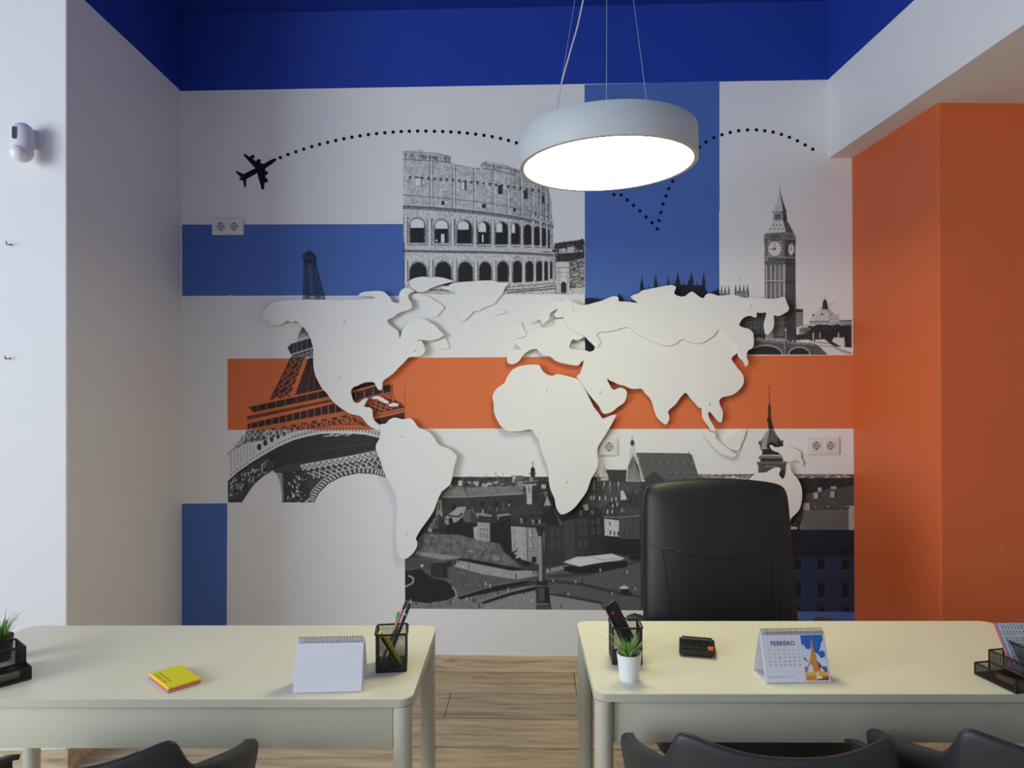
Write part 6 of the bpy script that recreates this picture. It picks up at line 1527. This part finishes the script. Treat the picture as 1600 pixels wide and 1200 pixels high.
# ------------------------------------------------------------------ stepped mesh organizers
def organizer(label, x, y, rz, levels):
    t = thing('desk_organizer', label, 'organizer', (x, y, ZD), rz, 'black stepped mesh organizers')
    W = .112
    for nm, y0, y1, h in levels:
        b = NB()
        c = [(0, y0), (W, y0), (W, y1), (0, y1)]
        for i, ((xa, ya_), (xb2, yb2)) in enumerate(zip(c, c[1:]+c[:1])):
            if i == 2 and y1 < .12: continue
            mesh_panel(b, (xa, ya_, .006), (xb2, yb2, .006), (xb2, yb2, h), (xa, ya_, h))
        pn = obj(nm, b, M_MESHB, t, flat=True)
        b = NB(); tube(b, [(xa, ya_, h) for xa, ya_ in c], .0024, 8, closed=True)
        for xa, ya_ in c: bar(b, (xa, ya_, .004), (xa, ya_, h), .003)
        obj('rim', b, M_MESHB, pn)
    b = NB(); box(b, (W/2, .064, .003), (W+.003, .131, .006), bev=.0015); obj('base', b, M_MESHB, t)
    return t
ang = math.atan2(.74, .67); K = on_z(48.5, 1061.5, ZD); dx_ = Vector((math.cos(ang), math.sin(ang), 0))
OL = organizer('black stepped mesh organizer at the left end of the left desk', *(K-dx_*.112)[:2], ang, (('front_tray', 0, .046, .031), ('rear_compartment', .046, .128, .070)))
b = NB(); mesh_panel(b, (0, .086, .006), (.112, .086, .006), (.112, .086, .060), (0, .086, .060)); bar(b, (0, .086, .060), (.112, .086, .060), .0035); obj('divider', b, M_MESHB, OL, flat=True)
ang2 = math.atan2(-.985, .17); A_ = on_z(1523.5, 1054, ZD)
OR = organizer('black stepped mesh organizer at the right end of the right desk', A_.x, A_.y, ang2, (('front_tray', 0, .042, .030), ('middle_compartment', .042, .084, .058), ('rear_compartment', .084, .128, .082)))
def place(o, org, lx, ly, lz, rz=0, rx=0, ry=0):
    M = Matrix.Translation(org.location) @ RZ(org.rotation_euler.z) @ TR(lx, ly, lz) @ RZ(rz) @ RY(ry) @ RX(rx); o.matrix_world = M
M_ER = mat('speckled_beige_rubber', (.46, .39, .27), .8, .3, noise=.45, nscale=260); M_PK = mat('dusty_pink_rubber', (.36, .12, .09), .7, .3, noise=.08, nscale=60)
b = NB(); box(b, (0, 0, .009), (.046, .018, .017), bev=.004); o = tag(obj('eraser', b, M_ER), 'speckled beige eraser in the left organizer tray', 'eraser'); place(o, OL, .070, .020, .0062, .05)
b = NB(); box(b, (0, 0, .007), (.044, .016, .013), bev=.004); o = tag(obj('eraser', b, M_PK), 'dusty pink eraser in the right organizer tray', 'eraser'); place(o, OR, .066, .024, .0062, .1)
# leaflets standing in the right organizer
P0 = on_y(1580, 1043, 1.662); P1 = on_y(1552.5, 973.5, 1.722); up = (P1-P0).normalized()
M_LEAFL = mat('grey_printed_card', (.45, .46, .47), .6, .3, noise=.06, nscale=40)
for i, (m, dx, dy, lab, col) in enumerate(((mat('coral_card', (.85, .20, .14), .6, .3, noise=.02, nscale=60), 0, .0020, 'coral card standing at the back of the leaflets in the right organizer', 'card'), (mat('blue_card', (.10, .24, .45), .6, .3, noise=.02, nscale=60), .0050, .0, 'blue card between the coral card and the grey leaflet', 'card'), (M_LEAFL, .0085, -.0020, 'grey leaflet with dark printed marks standing in the right organizer', 'leaflet'))):
    base = P0+Vector((dx, dy, 0)); H_ = (P1-P0).length
    sx = Vector((1, 0, 0)); right = (sx-up*sx.dot(up)).normalized(); nn = right.cross(up)
    M = Matrix((right, up, nn)).transposed().to_4x4(); M.translation = base
    t = thing('card' if i < 2 else 'leaflet', lab, col, (0, 0, 0), 0, 'cards in the right organizer'); t.matrix_world = M
    b = NB(); box(b, (.040, H_/2-.006, 0), (.080, H_+.012, .0016)); obj('sheet', b, m, t, flat=True)
    if i == 2:
        b = NB(); rg = random.Random(4)
        for r in range(7):
            for k in range(9):
                w = .0016+.0016*rg.random()
                for s2 in range(2):
                    x0 = .006+k*.0082; y0 = H_-.004-r*.0150-s2*.006
                    quad(b, (x0, y0, 0), (x0+w, y0, 0), (x0+w, y0-.004, 0), (x0, y0-.004, 0))
        obj('printed_marks', b, M_INKK, t, loc=(0, 0, .0012), flat=True)

# ------------------------------------------------------------------ light, camera
def area(name, loc, rot, sx, sy, power, col):
    L_ = bpy.data.lights.new(name, 'AREA'); L_.shape = 'RECTANGLE'; L_.size = sx; L_.size_y = sy; L_.energy = power; L_.color = col
    o = bpy.data.objects.new(name, L_); o.location = loc; o.rotation_euler = rot; link(o); o['kind'] = 'helper'; return o
area('daylight_side', (-4.55, (W1[0]+W1[1])/2, 1.85), (0, -PI/2, 0), 2.2, 3.7, 268, (.83, .93, 1.0))
area('daylight_front', (-.1, -3.42, 1.4), (PI/2, 0, 0), 4.8, 2.3, 1, (.86, .93, 1.0))
L_ = bpy.data.lights.new('front_warm_fill', 'AREA'); L_.shape = 'DISK'; L_.size = .6; L_.energy = 15; L_.color = (1.0, .90, .62)  # unseen warm fill light, added to lift the aprons, left desk and alcove
o = bpy.data.objects.new('front_warm_fill', L_); o.location = (-1.0, -.8, 2.22); link(o); o['kind'] = 'helper'
w = bpy.data.worlds.new('sky'); SC.world = w; w.use_nodes = True
w.node_tree.nodes['Background'].inputs['Color'].default_value = (.70, .82, 1, 1); w.node_tree.nodes['Background'].inputs['Strength'].default_value = .5
cd = bpy.data.cameras.new('camera'); cam = bpy.data.objects.new('camera', cd); link(cam)
cd.sensor_width = 36; cd.sensor_fit = 'HORIZONTAL'; cd.lens = FPX/1600*36; cd.clip_start = .02
M = Matrix((Vector(CR), Vector(CU), -Vector(CF))).transposed().to_4x4(); M.translation = Vector(CAM); cam.matrix_world = M
SC.camera = cam
vs_ = SC.view_settings
vs_.view_transform = 'Standard'; vs_.look = 'None'; vs_.gamma = 1; vs_.exposure = 0.0; vs_.use_curve_mapping = False
SC.cycles.use_denoising = True
try: SC.cycles.denoiser = 'OPENIMAGEDENOISE'
except Exception: pass
SC.cycles.max_bounces = 8; SC.cycles.diffuse_bounces = 5; SC.cycles.sample_clamp_indirect = 6
